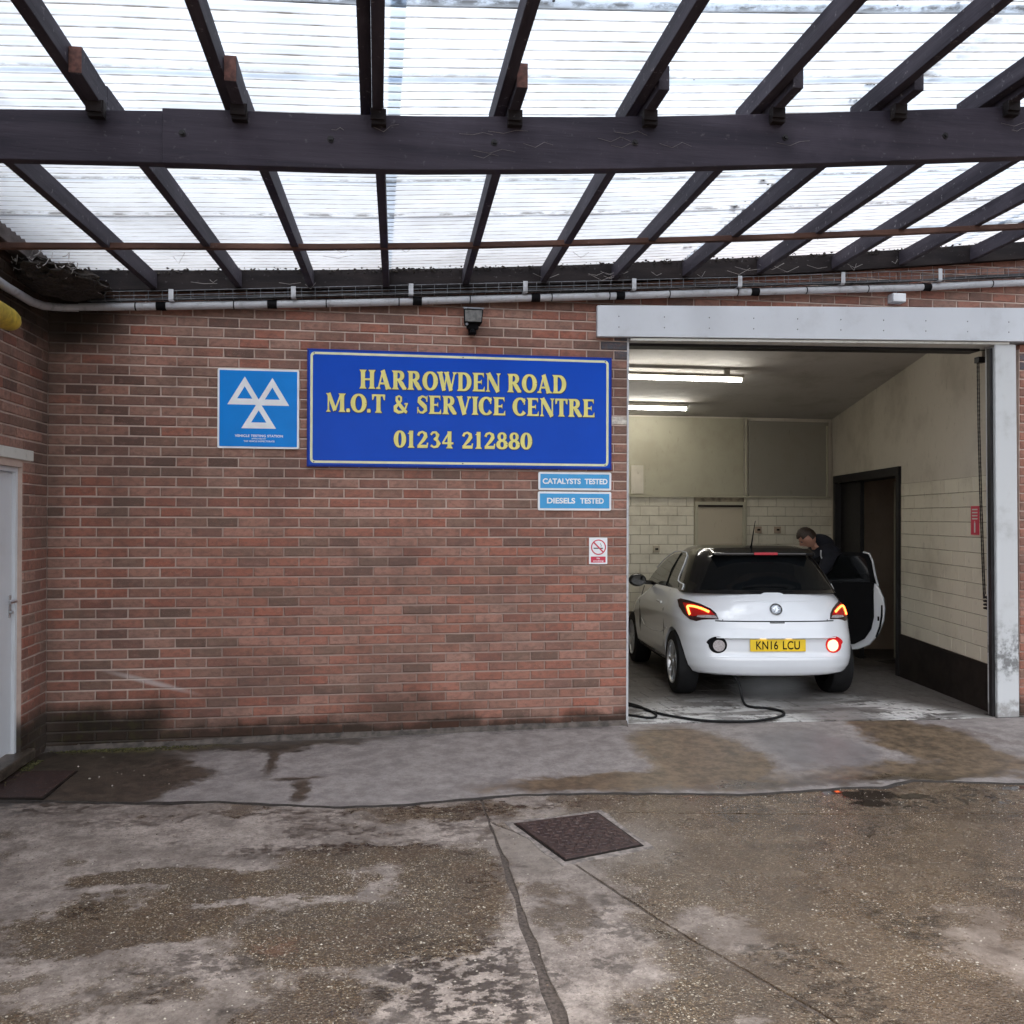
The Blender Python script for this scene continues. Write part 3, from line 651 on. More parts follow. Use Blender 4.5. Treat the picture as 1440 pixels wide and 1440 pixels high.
for i in range(12):
    for j in range(12):
        u, v = .05+.9*(i+.5)/12, .05+.9*(j+.5)/12; p = bil(u, v); s = .009
        if (i+j) % 2: st.hexa([(p.x-s*1.6, p.y-s*.5, -.0475), (p.x+s*1.6, p.y-s*.5, -.0475), (p.x+s*1.6, p.y+s*.5, -.0475), (p.x-s*1.6, p.y+s*.5, -.0475)], [(p.x-s*1.3, p.y-s*.3, -.0435), (p.x+s*1.3, p.y-s*.3, -.0435), (p.x+s*1.3, p.y+s*.3, -.0435), (p.x-s*1.3, p.y+s*.3, -.0435)])
        else: st.hexa([(p.x-s*.5, p.y-s*1.6, -.0475), (p.x+s*.5, p.y-s*1.6, -.0475), (p.x+s*.5, p.y+s*1.6, -.0475), (p.x-s*.5, p.y+s*1.6, -.0475)], [(p.x-s*.3, p.y-s*1.3, -.0435), (p.x+s*.3, p.y-s*1.3, -.0435), (p.x+s*.3, p.y+s*1.3, -.0435), (p.x-s*.3, p.y+s*1.3, -.0435)])
o = st.build('tread_pattern', M['iron']); child_local(o, man); tag(o, kind='stuff')
# drain cover by the side door
dc = empty('drain_cover', (.2, -.87, -.05), 'flat dark drain cover lying in the damp corner below the white door', 'drain cover')
plate([(.0,-.55),(.41,-.60),(.40,-1.19),(.0,-1.13)], -.08, -.046, 'frame', 'skirt', dc)
bevel(plate([(.015,-.57),(.395,-.615),(.385,-1.17),(.015,-1.115)], -.08, -.042, 'cover_plate', 'iron', dc), .003)
# loose stones and moss
def pebbles(name, spots, mat, seed):
    rnd = random.Random(seed); mb = MB()
    for (x, y, z, r) in spots:
        a = rnd.random()*6; vs = []
        for (px, py, pz) in ((1,0,0),(0,1,0),(-1,0,0),(0,-1,0),(0,0,.6),(0,0,-.6)):
            k = r*rnd.uniform(.7, 1.2); vs.append((x+(px*math.cos(a)-py*math.sin(a))*k, y+(px*math.sin(a)+py*math.cos(a))*k*.8, z+pz*k))
        mb.add(vs, [(0,1,4),(1,2,4),(2,3,4),(3,0,4),(1,0,5),(2,1,5),(3,2,5),(0,3,5)])
    return mb.build(name, M[mat], fixn=False)
rnd = random.Random(3)
sp = []
while len(sp) < 3600:
    x, y = rnd.uniform(.3, 6.5), rnd.uniform(-4.6, -1.6)
    k = .75 if (x > 3.5 or (1 < x < 3 and y < -2.2)) else .12
    if rnd.random() < k and mnoise.noise(Vector((x*2, y*2, 0))) > -.25: sp.append((x, y, -.0592, rnd.uniform(.0022, .0062)))
tag(pebbles('gravel', sp[:1500], 'stone_a', 1), 'pale grit stones standing in the worn concrete', 'gravel', kind='stuff')
tag(pebbles('gravel', sp[1500:], 'stone_b', 2), 'brown grit stones standing in the worn concrete', 'gravel', kind='stuff')
sp = [(rnd.uniform(.35, 1.1), rnd.uniform(-1.0, -.12), -.05, rnd.uniform(.004, .011)) for _ in range(16)]
tag(pebbles('pebble_scatter', sp, 'stone_a', 4), 'small white pebbles lying on the damp corner concrete', 'gravel', kind='stuff')
sp = []
for _ in range(420):
    x = abs(rnd.gauss(0, 1))*.32+rnd.random()*.5; sp.append((x, -.05-abs(rnd.gauss(0, .035)), zwall(x)+.004, rnd.uniform(.004, .012)))
for _ in range(160): sp.append((rnd.uniform(.01, .09), -.3-abs(rnd.gauss(0, .25)), -.045, rnd.uniform(.005, .012)))
tag(pebbles('moss', sp, 'moss', 5), 'olive moss growing along the foot of the corner brickwork', 'moss', kind='stuff')

# ------------------------------------------------------------------ garage interior
def fz(y): return -.02-.03*max(y, -.2)
gf = empty('garage_floor'); tag(gf, kind='structure')
mb = MB(); mb.hexa([(3.2,-.16,-.2),(9.6,-.16,-.2),(9.6,5.2,-.3),(3.2,5.2,-.3)], [(3.2,-.16,fz(-.16)-.006),(9.6,-.16,fz(-.16)-.006),(9.6,5.2,fz(5.2)-.006),(3.2,5.2,fz(5.2)-.006)]); mb.build('floor_bed', M['joint'], gf)
tile_me = {}
def floor_tiles():
    far = MB(); P = .30
    for j in range(17):
        for i in range(-4, 14):
            x0, y0 = 4.38+i*P+(P/2 if j % 2 else 0), .085+j*P; x1, y1 = x0+P-.007, y0+P-.007
            if x0 > 9.2: continue
            if j == 0 or True:
                sh = -.075*(x0-4.38)/1.0 if x0 < 7 else -.2
                sh = -max(0, min(.2, (x0-4.38)*.078))
                y0 += sh*max(0, 1-j/6); y1 += sh*max(0, 1-(j+1)/6)
            z0, z1 = fz(y0)+random.uniform(-.001, .001), fz(y1)+random.uniform(-.001, .001)
            args = ([(x0,y0,z0-.02),(x1,y0,z0-.02),(x1,y1,z1-.02),(x0,y1,z1-.02)], [(x0,y0,z0),(x1,y0,z0),(x1,y1,z1),(x0,y1,z1)])
            if j < 9 and i >= -1 and x0 < 7.9: m2 = MB(); m2.hexa(*args); m2.build('floor_tile', M['floor'], gf)
            else: far.hexa(*args)
    tag(far.build('floor_tile_field', M['floor'], gf), kind='stuff')
floor_tiles()

# right interior wall, running obliquely back
RA = math.atan2(4.68-.05, 8.69-7.69)                 # heading of the wall
rw = empty('tiled_side_wall', (7.69, .05, 0), 'right garage wall, cream tiles over black skirting beside a dark doorway', 'wall', rot=(0, 0, RA))
# local x = along the wall (0 at the front), local +y = towards the room (left of heading)
mb = MB(); DS0, DS1, DT = 2.10, 4.49, 2.215
mb.box(-.05, .2, -.2, 0, -.3, 3.1); mb.box(.2, DS0, -.2, 0, -.3, 4.2); mb.box(DS1, 5.3, -.2, 0, -.3, 4.2); mb.box(DS0, DS1, -.2, 0, DT, 4.2)
mb.build('plaster', M['plaster'], rw)
mb = MB(); mb.box(-.1, DS0-.002, .002, .022, -.2, .385); mb.box(DS1+.02, 4.74, .002, .022, -.2, .385); mb.build('skirting', M['skirt'], rw)
def tilegen(l, h, tone=.5, seed=0, d=.008):
    mb = MB(); c = .003
    mb.add([(c,-.0,c),(l-c,-.0,c),(l-c,-.0,h-c),(c,-.0,h-c),(0,c,0),(l,c,0),(l,c,h),(0,c,h),(0,d,0),(l,d,0),(l,d,h),(0,d,h)],
           [(0,1,2,3),(0,4,5,1),(1,5,6,2),(2,6,7,3),(3,7,4,0),(4,8,9,5),(5,9,10,6),(6,10,11,7),(7,11,8,4)], max(tone, .001)); return mb
def tile_field(thing, rows, x0, x1, z0, zh, pw, place, skip=None):
    cache = {}
    for r in range(rows):
        x = x0 - (pw/2 if r % 2 else 0)
        while x < x1-.01:
            a, b = max(x, x0), min(x+pw, x1); x += pw
            if b-a < .02: continue
            if skip:
                g0, g1 = skip
                if a >= g0 and b <= g1: continue
                if a < g0 < b: b = g0
                if a < g1 < b: a = g1
                if b-a < .02: continue
            key = (round(b-a, 3), random.randrange(5))
            if key not in cache: cache[key] = tilegen(b-a-.005, zh-.006, random.random()).mesh('tile'); cache[key].materials.append(M['cream_tile'])
            o = bpy.data.objects.new('tile', cache[key]); C.objects.link(o); o.parent = thing
            xx, yy, rz = place(a, b); jy = random.uniform(-.0008, .0008)
            o.location = (xx, yy+jy, z0+r*zh+.003); o.rotation_euler = (0, 0, rz)
mb = MB(); mb.box(-.1, DS0-.002, .001, .005, .387, 2.05); mb.build('grout', M['grout'], rw)
tile_field(rw, 12, -.1, DS0-.03, .39, .1383, .30, lambda a, b: (b-.0025, .012, math.pi))
# doorway in that wall
mb = MB(); mb.box(DS0, DS0+.09, -.12, .03, -.2, DT); mb.box(DS1-.09, DS1, -.12, .03, -.2, DT); mb.box(DS0, DS1, -.22, .032, DT-.07, DT+.03)
mb.build('door_frame', M['black_steel'], rw)
mb = MB(); mb.box(3.62, DS1-.092, -.10, -.05, -.14, DT-.075); mb.build('door', M['black_steel'], rw); mb = MB(); mb.box(DS0+.092, 2.40, -.9, -.85, -.14, DT-.075); mb.box(DS0+.092, 2.14, -.85, -.2, -.14, DT-.075)
mb.build('sliding_door', M['black_steel'], rw)
mb = MB(); mb.box(DS0-.2, DS1+.6, -1.3, -1.2, -.2, 2.6); mb.box(DS1+.02, DS1+.1, -1.2, -.2, -.2, 2.6); mb.box(DS0-.1, DS0, -1.2, -.2, -.2, 2.6); mb.box(DS0-.2, DS1+.2, -1.25, -.2, 2.3, 2.4)
mb.build('lobby_wall', M['lobby'], rw); mb = MB(); mb.box(DS0-.1, DS1+.1, -1.2, -.2, -.3, -.13); mb.build('lobby_floor', M['floor'], rw)
mb = MB(); mb.box(3.56, 3.585, -.5, -.46, -.1, 2.14); mb.build('door_track', M['pale_board'], rw)
# back wall
BY = 4.6
bw = empty('back_wall', (5.7, BY, 0), 'back garage wall, cream tiles below grey boards, seen behind the car', 'wall')
def inb(o): o.parent = bw; o.matrix_parent_inverse = Matrix.Translation(bw.location).inverted(); return o
mb = MB(); mb.box(3.2, 9.0, BY, BY+.2, -.3, 4.2); inb(mb.build('plaster', M['plaster']))
mb = MB(); mb.box(3.2, 8.66, BY-.004, BY-.001, .3, 1.95); inb(mb.build('grout', M['grout']))
tile_field(bw, 12, 4.6-5.7, 8.68-5.7, .40, .1292, .26, lambda a, b: (a, -.012, 0), skip=(6.657-5.7, 7.378-5.7))
mb = MB(); mb.box(3.2, 7.36, BY-.03, BY-.001, 1.97, 3.03); bevel(inb(mb.build('wall_board', M['pale_board'])), .004)
mb = MB(); mb.box(7.43, 8.60, BY-.045, BY-.001, 1.955, 3.0); o = bevel(inb(mb.build('wall_board', M['grey_board'])), .004); tag(o, 'darker grey board')
mb = MB(); mb.box(5.76, 5.93, BY-.05, BY-.031, 1.99, 2.37); inb(mb.build('notice_board', M['plaster']))
mb = MB(); mb.tube([(7.395, BY-.03, 1.0), (7.395, BY-.03, 3.05)], .014, 8); inb(mb.build('conduit', M['pale_board'], smooth=True))
mb = MB(); mb.box(8.56, 8.585, BY-.07, BY-.046, 1.96, 2.95); mb.box(4.6, 8.62, BY-.06, BY-.0305, 1.945, 1.969); inb(mb.build('board_edging', M['pale_board']))
mb = MB(); mb.box(6.70, 7.34, BY-.035, BY-.004, .3, 1.84); hd = bevel(inb(mb.build('hatch_door', M['beige'])), .004)
mb = MB(); mb.box(6.66, 6.70, BY-.05, BY-.002, .3, 1.885); mb.box(7.34, 7.375, BY-.05, BY-.002, .3, 1.885); mb.box(6.70, 7.34, BY-.05, BY-.002, 1.842, 1.885); inb(mb.build('hatch_frame', M['pale_board']))
mb = MB(); mb.box(6.70, 7.34, BY-.055, BY-.036, 1.815, 1.842); inb(mb.build('hatch_rail', M['skirt']))
for k, (sx, sz) in enumerate(((7.573, 1.504), (7.854, 1.504), (6.119, 1.242))):
    s = empty('wall_socket', (sx, BY-.03, sz), ['brown wall socket, nearer the hatch of the pair above the car roof', 'brown wall socket, farther from the hatch, near the man', 'dull socket low on the tiled wall left of the hatch'][k], 'socket', 'sockets on the back wall')
    m2 = MB(); m2.box(-.045, .045, -.014, .016, -.045, .045); bevel(m2.build('faceplate', M['beige'] if k == 2 else M['lobby'], s), .004)
    m2 = MB(); m2.box(-.02, .02, -.024, -.0142, -.012, .014); m2.build('switch', M['skirt'], s)
# left interior wall and ceiling
mb = MB(); mb.box(3.0, 3.2, .2, 4.8, -.3, 4.2); lw = mb.build('inner_wall', M['plaster']); tag(lw, 'cream plastered wall hidden behind the brick wall inside the garage', 'wall')
def cz(y): return 3.05 + .1*(4.6-y)
mb = MB(); mb.hexa([(3.0,.216,cz(.216)),(9.5,.216,cz(.216)),(9.5,4.8,cz(4.8)),(3.0,4.8,cz(4.8))], [(3.0,.216,cz(.2)+.3),(9.5,.216,cz(.2)+.3),(9.5,4.8,cz(4.8)+.3),(3.0,4.8,cz(4.8)+.3)])
ce = mb.build('ceiling', M['ceiling']); tag(ce, kind='structure')
mb = MB(); mb.box(3.0, 9.6, 5.2, 5.4, -.4, 4.4); mb.box(9.6, 9.8, -.0, 5.4, -.4, 4.4); mb.box(-.3, 9.8, .3, 5.4, 4.4, 4.5); mb.box(3.0, 9.6, .216, .3, 3.6, 4.45)  # unseen shell added to stop light leaking into the room
sh = mb.build('light_block_shell', M['lobby']); tag(sh, 'unseen outer shell and flat roof added to block light into the garage', 'light blocker')
# strip lights
for k, (yy, zz, xr) in enumerate(((2.2, 3.19, 6.33), (3.85, 3.075, 6.30))):
    t = empty('strip_light', (xr-1.52, yy, zz), ['longer looking lit strip light, the front of the two under the garage ceiling', 'shorter looking lit strip light, the rear of the two near the back wall'][k], 'light', 'strip lights on the garage ceiling')
    m2 = MB(); m2.box(.0, 1.52, -.03, .03, .003, .035); m2.box(.1, .16, -.02, .02, .035, cz(yy)-zz+.03); m2.box(1.3, 1.36, -.02, .02, .035, cz(yy)-zz+.03); bevel(m2.build('housing', M['grey_board'], t), .004)
    m2 = MB(); m2.tube([(.03, 0, -.022), (1.49, 0, -.022)], .021, 12); m2.build('tube', M['tube'], t, smooth=True)
    m2 = MB(); m2.box(.0, .029, -.02, .02, -.05, .009); m2.build('end_cap', M['lintel'], t); m2 = MB(); m2.box(1.491, 1.52, -.02, .02, -.05, .009); m2.build('end_cap', M['lintel'], t)
# red sign on the right wall
fs = empty('fire_point_sign', (7.69, .05, 0), 'tall narrow red sign with white print on the right garage wall', 'sign', rot=(0, 0, RA))
m2 = MB(); m2.box(.22, .375, .014, .019, 1.52, 1.78); m2.build('board', M['sign_red'], fs)
m2 = MB()
for k in range(4): m2.box(.245, .35, .0192, .0198, 1.755-.028*k-.012, 1.755-.028*k)
m2.box(.285, .31, .0192, .0198, 1.54, 1.63); m2.box(.292, .303, .0192, .0198, 1.632, 1.645)
m2.build('print', M['lintel'], fs)
# doorway: fascia, steel post, black door track
fa = empty('door_fascia', (4.124, -.05, 3.11), 'long white fascia board with paired screw heads above the garage opening', 'fascia')
def inp(o, par): o.parent = par; o.matrix_parent_inverse = Matrix.Translation(par.location).inverted(); return o
def fY(x): return -.05-.12*(x-4.124)/3.684
def ftop(x): return 3.364+.0255*(x-4.124)
def fbot(x): return 3.114+.016*(x-4.124)
x0, x1 = 4.124, 8.6
mb = MB(); mb.hexa([(x0,fY(x0),fbot(x0)),(x1,fY(x1),fbot(x1)),(x1,-.004,fbot(x1)),(x0,-.004,fbot(x0))], [(x0,fY(x0),ftop(x0)),(x1,fY(x1),ftop(x1)),(x1,-.004,ftop(x1)),(x0,-.004,ftop(x0))])
inp(bevel(mb.build('board', M['white_fascia']), .004), fa)
for k in range(12):
    for dz in (.062, .148):
        x = 4.2+.375*k+.1; m2 = MB(); m2.lathe([(0, .0055), (-.002, .005), (-.003, .002)], 8, 'Y', (x, fY(x)+.0, fbot(x)+dz+.015)); inp(m2.build('screw', M['galv']), fa)
mb = MB(); mb.hexa([(WX+.014,-.045,3.092),(7.70,-.14,3.150),(7.70,.1,3.150),(WX+.014,.1,3.092)], [(WX+.014,-.045,3.112),(7.70,-.14,3.168),(7.70,.1,3.168),(WX+.014,.1,3.112)]); o = inp(mb.build('soffit', M['lintel']), fa)
mb = MB(); mb.hexa([(WX+.014,.0,3.115),(8.6,.0,3.172),(8.6,.21,3.172),(WX+.014,.21,3.115)], [(WX+.014,.0,3.186),(8.6,.0,3.186),(8.6,.21,3.186),(WX+.014,.21,3.186)]); inp(mb.build('lintel_beam', M['black_steel']), fa)
po = empty('steel_post', (7.69, -.1, 0), 'white painted steel post with black scuffs on the right of the opening', 'post')
mb = MB(); mb.hexa([(7.600,-.13,-.04),(7.805,-.13,-.04),(7.805,-.0,-.04),(7.600,-.0,-.04)], [(7.573,-.13,3.155),(7.774,-.13,3.155),(7.774,-.0,3.155),(7.573,-.0,3.155)])
inp(bevel(mb.build('column', M['white_post']), .01), po)
mb = MB(); mb.box(7.58, 7.84, -.14, .02, -.05, -.018); inp(mb.build('base_plate', M['black_steel']), po)
dt = empty('door_track', (7.6, .02, 0), 'black steel door track framing the top and right of the garage opening', 'door track')
mb = MB(); mb.hexa([(7.572,-.10,-.05),(7.600,-.10,-.05),(7.600,-.06,-.05),(7.572,-.06,-.05)], [(7.545,-.10,3.12),(7.573,-.10,3.12),(7.573,-.06,3.12),(7.545,-.06,3.12)]); inp(mb.build('side_rail', M['black_steel']), dt)
mb = MB(); mb.hexa([(WX+.02,.06,3.068),(7.572,.06,3.125),(7.572,.2,3.125),(WX+.02,.2,3.068)], [(WX+.02,.06,3.0915),(7.572,.06,3.148),(7.572,.2,3.148),(WX+.02,.2,3.0915)]); inp(mb.build('top_rail', M['black_steel']), dt)
ch = empty('hoist_chain', (7.69, .15, 3.1), 'thin dark hand chain hanging beside the right end of the opening', 'chain')
mb = MB(); cp = [(7.622, .08, 3.05), (7.63, .08, 2.479), (7.648, .08, 1.851), (7.672, .08, 1.223), (7.685, .08, .96)]
n = 110
for side_ in (0, 1):
    for k in range(n):
        z = 3.05-(3.05-.96)*k/n; x = interp(-z, [-c[2] for c in cp], [c[0] for c in cp])-.045+side_*.016*(1 if z > 1.0 else .5)
        w, d = (.005, .002) if k % 2 else (.002, .005)
        mb.box(x-w, x+w, .10-d, .10+d, z-.012, z+.008)
for k in range(26): a = k*.9; mb.box(7.665+.022*math.cos(a)-.008, 7.665+.022*math.cos(a)+.008, .09+.02*math.sin(a)-.006, .09+.02*math.sin(a)+.006, .87+.0045*k-.006, .87+.0045*k+.008)
inp(mb.build('links', M['black_steel']), ch)
mb = MB(); mb.box(7.57, 7.64, .07, .13, 3.03, 3.08); inp(mb.build('pulley', M['black_steel']), ch)

# ------------------------------------------------------------------ canopy
def Zu(x): return interp(x, [.2,.75,1.36,1.89,2.45,3.06,3.68,4.26,4.85,5.48,6.14,6.75,7.4], [3.325,3.345,3.381,3.404,3.428,3.471,3.514,3.562,3.617,3.670,3.733,3.797,3.868])
cnp = empty('canopy', (0, -3, 3.4), 'timber canopy roofed with clear corrugated plastic over the whole yard', 'canopy')
def ca(o): return inp(o, cnp)
def bt(x): return interp(x, [.87,1.5,2.41,3.42,4.24,5.48], [3.322,3.362,3.395,3.462,3.537,3.662])
def bb(x): return interp(x, [.87,1.5,2.41,3.42,4.24,5.48], [3.097,3.122,3.149,3.216,3.290,3.413])
def long_board(xs, y0, y1, lo, hi):
    mb = MB()
    vs = []
    for x in xs: vs += [(x, y0, lo(x)), (x, y1, lo(x)), (x, y1, hi(x)), (x, y0, hi(x))]
    fs = [(0,1,2,3), tuple(4*(len(xs)-1)+k for k in (3,2,1,0))]
    for i in range(len(xs)-1):
        for k in range(4): fs.append((4*i+k, 4*(i+1)+k, 4*(i+1)+(k+1) % 4, 4*i+(k+1) % 4))
    mb.add(vs, fs); return mb
X1 = [1.5+i*.35 for i in range(25)]; X1[-1] = 9.6
o = ca(bevel(long_board(X1, -3.075, -3.015, lambda x: bb(x)+.010-(.004*max(0, x-4.2)), bt).build('main_beam', M['beam']), .004))
X0 = [.0,.4,.8,1.2,1.56]
o = ca(bevel(long_board(X0, -3.060, -3.010, lambda x: bb(x)+.016, lambda x: bt(x)-.004).build('main_beam', M['beam']), .004)); tag(o, 'shorter length of beam scarfed in at the left')
for (x, z) in ((1.581,3.26),(2.187,3.277),(2.891,3.31),(3.529,3.353),(4.248,3.425),(5.057,3.49)):
    m2 = MB(); m2.lathe([(0, .015), (-.004, .015), (-.0045, .009), (-.013, .008)], 8, 'Y', (x, -3.075, z)); ca(m2.build('bolt', M['black_steel']))
WR = [.751,1.357,1.887,2.45,3.062,3.679,4.255,4.846,5.483,6.137,6.745,7.401,8.05,8.7]
BR = [.655,1.245,1.81,2.385,2.975,3.588,4.195,4.80,5.385,5.97,6.56,7.16,7.8,8.45]     # same rafters where they cross the beam
END = [-3.34,-3.34,-3.31,-4.6,-3.32,-3.31,-3.31,-3.26,-3.28,-3.3,-3.3,-3.3,-3.3,-3.3]
def board(p, q, w, h):     # timber from p to q (underside centre line), width w in x, height h
    mb = MB(); a, b = Vector(p), Vector(q)
    mb.hexa([(a.x-w/2,a.y,a.z),(a.x+w/2,a.y,a.z),(b.x+w/2,b.y,b.z),(b.x-w/2,b.y,b.z)], [(a.x-w/2,a.y,a.z+h),(a.x+w/2,a.y,a.z+h),(b.x+w/2,b.y,b.z+h),(b.x-w/2,b.y,b.z+h)]); return mb
for k, (xw, xb) in enumerate(zip(WR, BR)):
    zw = Zu(xw); zb = bt(xb)+.002; sl = (xb-xw)/2.95
    xe = xb
    mb = board((xe, END[k], zb+.004), (xb, -3.02, zb), .048, .105); ca(bevel(mb.build('rafter_end', M['rafter']), .003))
    m2 = MB(); m2.box(xe-.023, xe+.023, END[k]-.003, END[k]+.001, zb+.007, zb+.106)
    if k in (1, 2, 4): ca(m2.build('end_grain', M['endgrain']))
    mb = board((xb, -3.018, zb), (xw, -.075, zw), .048, .115); ca(bevel(mb.build('rafter', M['rafter']), .003))
    mb = board((xb-.0505, -7.0, zb+.050), (xb-.0505, -2.80, zb+.035), .048, .095); ca(bevel(mb.build('front_rafter', M['rafter']), .003))
    m2 = MB(); m2.box(xb-.036+.01, xb+.036, -3.112, -3.0755, zb-.055, zb+.012); m2.box(xb-.03, xb+.03, -3.125, -3.112, zb-.04, zb+.006); ca(m2.build('joist_hanger', M['ledger']))
o = ca(bevel(long_board([0,1,2,3,4,5,6,7,8,9.4], -1.12, -1.075, lambda x: interp(x, [.1,1.23,2.43,3.96,5.45,7.07], [3.30,3.355,3.405,3.52,3.635,3.79]), lambda x: interp(x, [.1,1.23,2.43,3.96,5.45,7.07], [3.335,3.39,3.44,3.555,3.672,3.828])).build('cross_batten', M['batten']), .003))
o = ca(long_board([.0,1,2,3,4,5,6,7,8,9.4], -.072, -.006, lambda x: Zu(x)-.01, lambda x: Zu(x)+.135).build('ledger_board', M['ledger']))
mb = board((.065, -4.5, 3.40), (.065, -.08, 3.36), .09, .12); tag(ca(bevel(mb.build('rafter', M['dusty_rafter']), .004)), 'dusty end rafter against the side wall')
# corrugated sheets
SY = [-7.0,-6.4,-5.8,-5.2,-4.62,-4.22,-3.65,-3.07,-2.45,-1.86,-1.26,-.68,-.02]
SX = [.0,2.43,4.84,7.2,9.5]
PITCH = .076
def sheet(xa, xb, ya, yb, lift, mossy):
    nx = max(2, int((xb-xa)/.25)); ny = int(round((yb+.05-ya)/PITCH*8)); vs = []; fs = []; corr = []; lap = []
    for i in range(nx+1):
        x = xa+(xb+.06-xa)*i/nx
        for j in range(ny+1):
            y = ya+(yb+.05-ya)*j/ny; ph = 2*math.pi*y/PITCH
            vs.append((x, y, Zu(x)+.141+.0085*math.cos(ph)+lift))
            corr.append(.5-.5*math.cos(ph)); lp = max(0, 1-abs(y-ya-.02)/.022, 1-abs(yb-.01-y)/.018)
            if mossy: lp = max(lp, 1-(x-xa)/.12)
            lap.append(lp)
    w = ny+1
    for i in range(nx):
        for j in range(ny): fs.append((i*w+j, (i+1)*w+j, (i+1)*w+j+1, i*w+j+1))
    me = bpy.data.meshes.new('corrugated_sheet'); me.from_pydata(vs, [], fs)
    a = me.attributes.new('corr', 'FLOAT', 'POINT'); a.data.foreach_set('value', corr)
    a = me.attributes.new('lap', 'FLOAT', 'POINT'); a.data.foreach_set('value', lap)
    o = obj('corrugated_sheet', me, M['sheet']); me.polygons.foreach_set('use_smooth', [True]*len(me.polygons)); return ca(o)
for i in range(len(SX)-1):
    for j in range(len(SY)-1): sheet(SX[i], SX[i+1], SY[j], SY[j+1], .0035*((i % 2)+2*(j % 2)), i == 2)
# moss and grit caught along the side lap of the sheets, blown leaves on the roof
rnd = random.Random(11); sp = []
for _ in range(420):
    y = rnd.uniform(-4.3, -.2); sp.append((4.80+rnd.gauss(-.03, .03), y, Zu(4.8)+.158, rnd.uniform(.004, .017)*(1.0 if mnoise.noise(Vector((y*3, 0, 0))) > -.05 else .25)))
tag(pebbles('roof_moss', sp, 'moss', 8), 'moss and grit caught along the sheet lap on the canopy', 'moss', kind='stuff')
sp = []
for _ in range(700):
    x = rnd.uniform(.1, 7.5); sp.append((x, -.07-abs(rnd.gauss(0, .03)), Zu(x)+.12+rnd.uniform(-.01, .02), rnd.uniform(.004, .016)))
for _ in range(120):
    x = rnd.uniform(.4, 7); y = rnd.choice(SY[6:12])+rnd.uniform(0, .03); sp.append((x, y, Zu(x)+.15, rnd.uniform(.003, .010)))
tag(pebbles('roof_litter', sp, 'litter', 9), 'dead leaves and dirt lying on the canopy edge by the wall', 'litter', kind='stuff')
# nest-like heap of dirt in the corner
bm = bmesh.new(); bmesh.ops.create_icosphere(bm, subdivisions=4, radius=1)
for v in bm.verts:
    nn = 1+.35*mnoise.noise(v.co*2.5)+.18*mnoise.noise(v.co*7)
    v.co = Vector((v.co.x*.27*nn+.19, v.co.y*.42*nn-.36, v.co.z*.085*nn+3.30))
me = bpy.data.meshes.new('dirt_heap'); bm.to_mesh(me); bm.free(); o = obj('dirt_heap', me, M['litter']); tag(o, 'black heap of old leaves and dirt in the roof corner', 'dirt')
mb = MB()
for k in range(90):
    a = Vector((rnd.uniform(.02, .42), rnd.uniform(-.85, -.05), 3.27+rnd.uniform(-.0, .1))); b = a+Vector((rnd.uniform(-.05, .05), rnd.uniform(-.06, .06), rnd.uniform(-.03, .05))); mb.tube([a, (a+b)/2+Vector((0, 0, -.01)), b], rnd.uniform(.0015, .004), 4)
o = mb.build('twigs', M['cobweb']); tag(o, 'pale straws and cobweb sticking out of the roof corner dirt', 'straw', kind='stuff')
# cobwebs hanging on the timbers
mb = MB()
for k in range(26):
    x = rnd.uniform(.6, 7.2); y = rnd.choice([-.12, -.16, -1.1]); z = Zu(x)+rnd.uniform(-.01, .06)-(.06 if y < -1 else 0); w = rnd.uniform(.05, .22)
    mb.tube([(x, y, z), (x+w*.5, y-.01, z-rnd.uniform(.01, .05)), (x+w, y, z+rnd.uniform(-.01, .03))], .0016, 3)
for k in range(14):
    x = rnd.uniform(1.2, 5.5); z = bb(x)+rnd.uniform(.06, .2); w = rnd.uniform(.05, .2)
    mb.tube([(x, -3.079, z), (x+w*.4, -3.079, z-rnd.uniform(.0, .02)), (x+w*.7, -3.079, z+.012), (x+w, -3.079, z+rnd.uniform(-.01, .02))], .0007, 3)
o = mb.build('cobwebs', M['cobweb']); tag(o, 'pale cobweb strands strung along the beam and rafters', 'cobweb', kind='stuff')
# cable tray
def Ztl(x): return interp(x, [.19,.88,2.43,3.88,5.3,6.87,7.8], [3.222,3.266,3.367,3.461,3.556,3.665,3.749])
def Ztt(x): return interp(x, [.19,.88,2.43,3.88,5.3,6.87,7.8], [3.290,3.329,3.433,3.528,3.625,3.749,3.822])
tr = empty('cable_tray', (.3, -.1, 3.25), 'galvanised wire basket cable tray running under the canopy ledger', 'cable tray')
xs = [.3+i*.3 for i in range(27)]
for nm, yy, zf in (('top_wire', -.105, Ztt), ('middle_wire', -.105, lambda x: (Ztl(x)+Ztt(x))/2), ('bottom_wire', -.105, Ztl), ('back_wire', -.012, Ztl)):
    m2 = MB(); m2.tube([(x, yy, zf(x)) for x in xs], .0028, 5); inp(m2.build(nm, M['galv']), tr)
for k in range(78):
    m2 = MB(); x = .32+k*.1; m2.tube([(x, -.105, Ztt(x)), (x, -.105, Ztl(x)-.002), (x, -.012, Ztl(x)-.002)], .0024, 4)
    inp(m2.build('cross_wire', M['galv']), tr)
for x in (.88, 1.76, 2.64, 3.53, 4.41, 5.30, 6.20, 7.08):
    m2 = MB(); m2.box(x-.018, x+.018, -.112, -.108, Ztl(x)-.005, Ztt(x)+.01); m2.box(x-.018, x+.018, -.108, -.004, Ztl(x)-.012, Ztl(x)-.0055); bevel(inp(m2.build('bracket', M['pipe']), tr), .002)
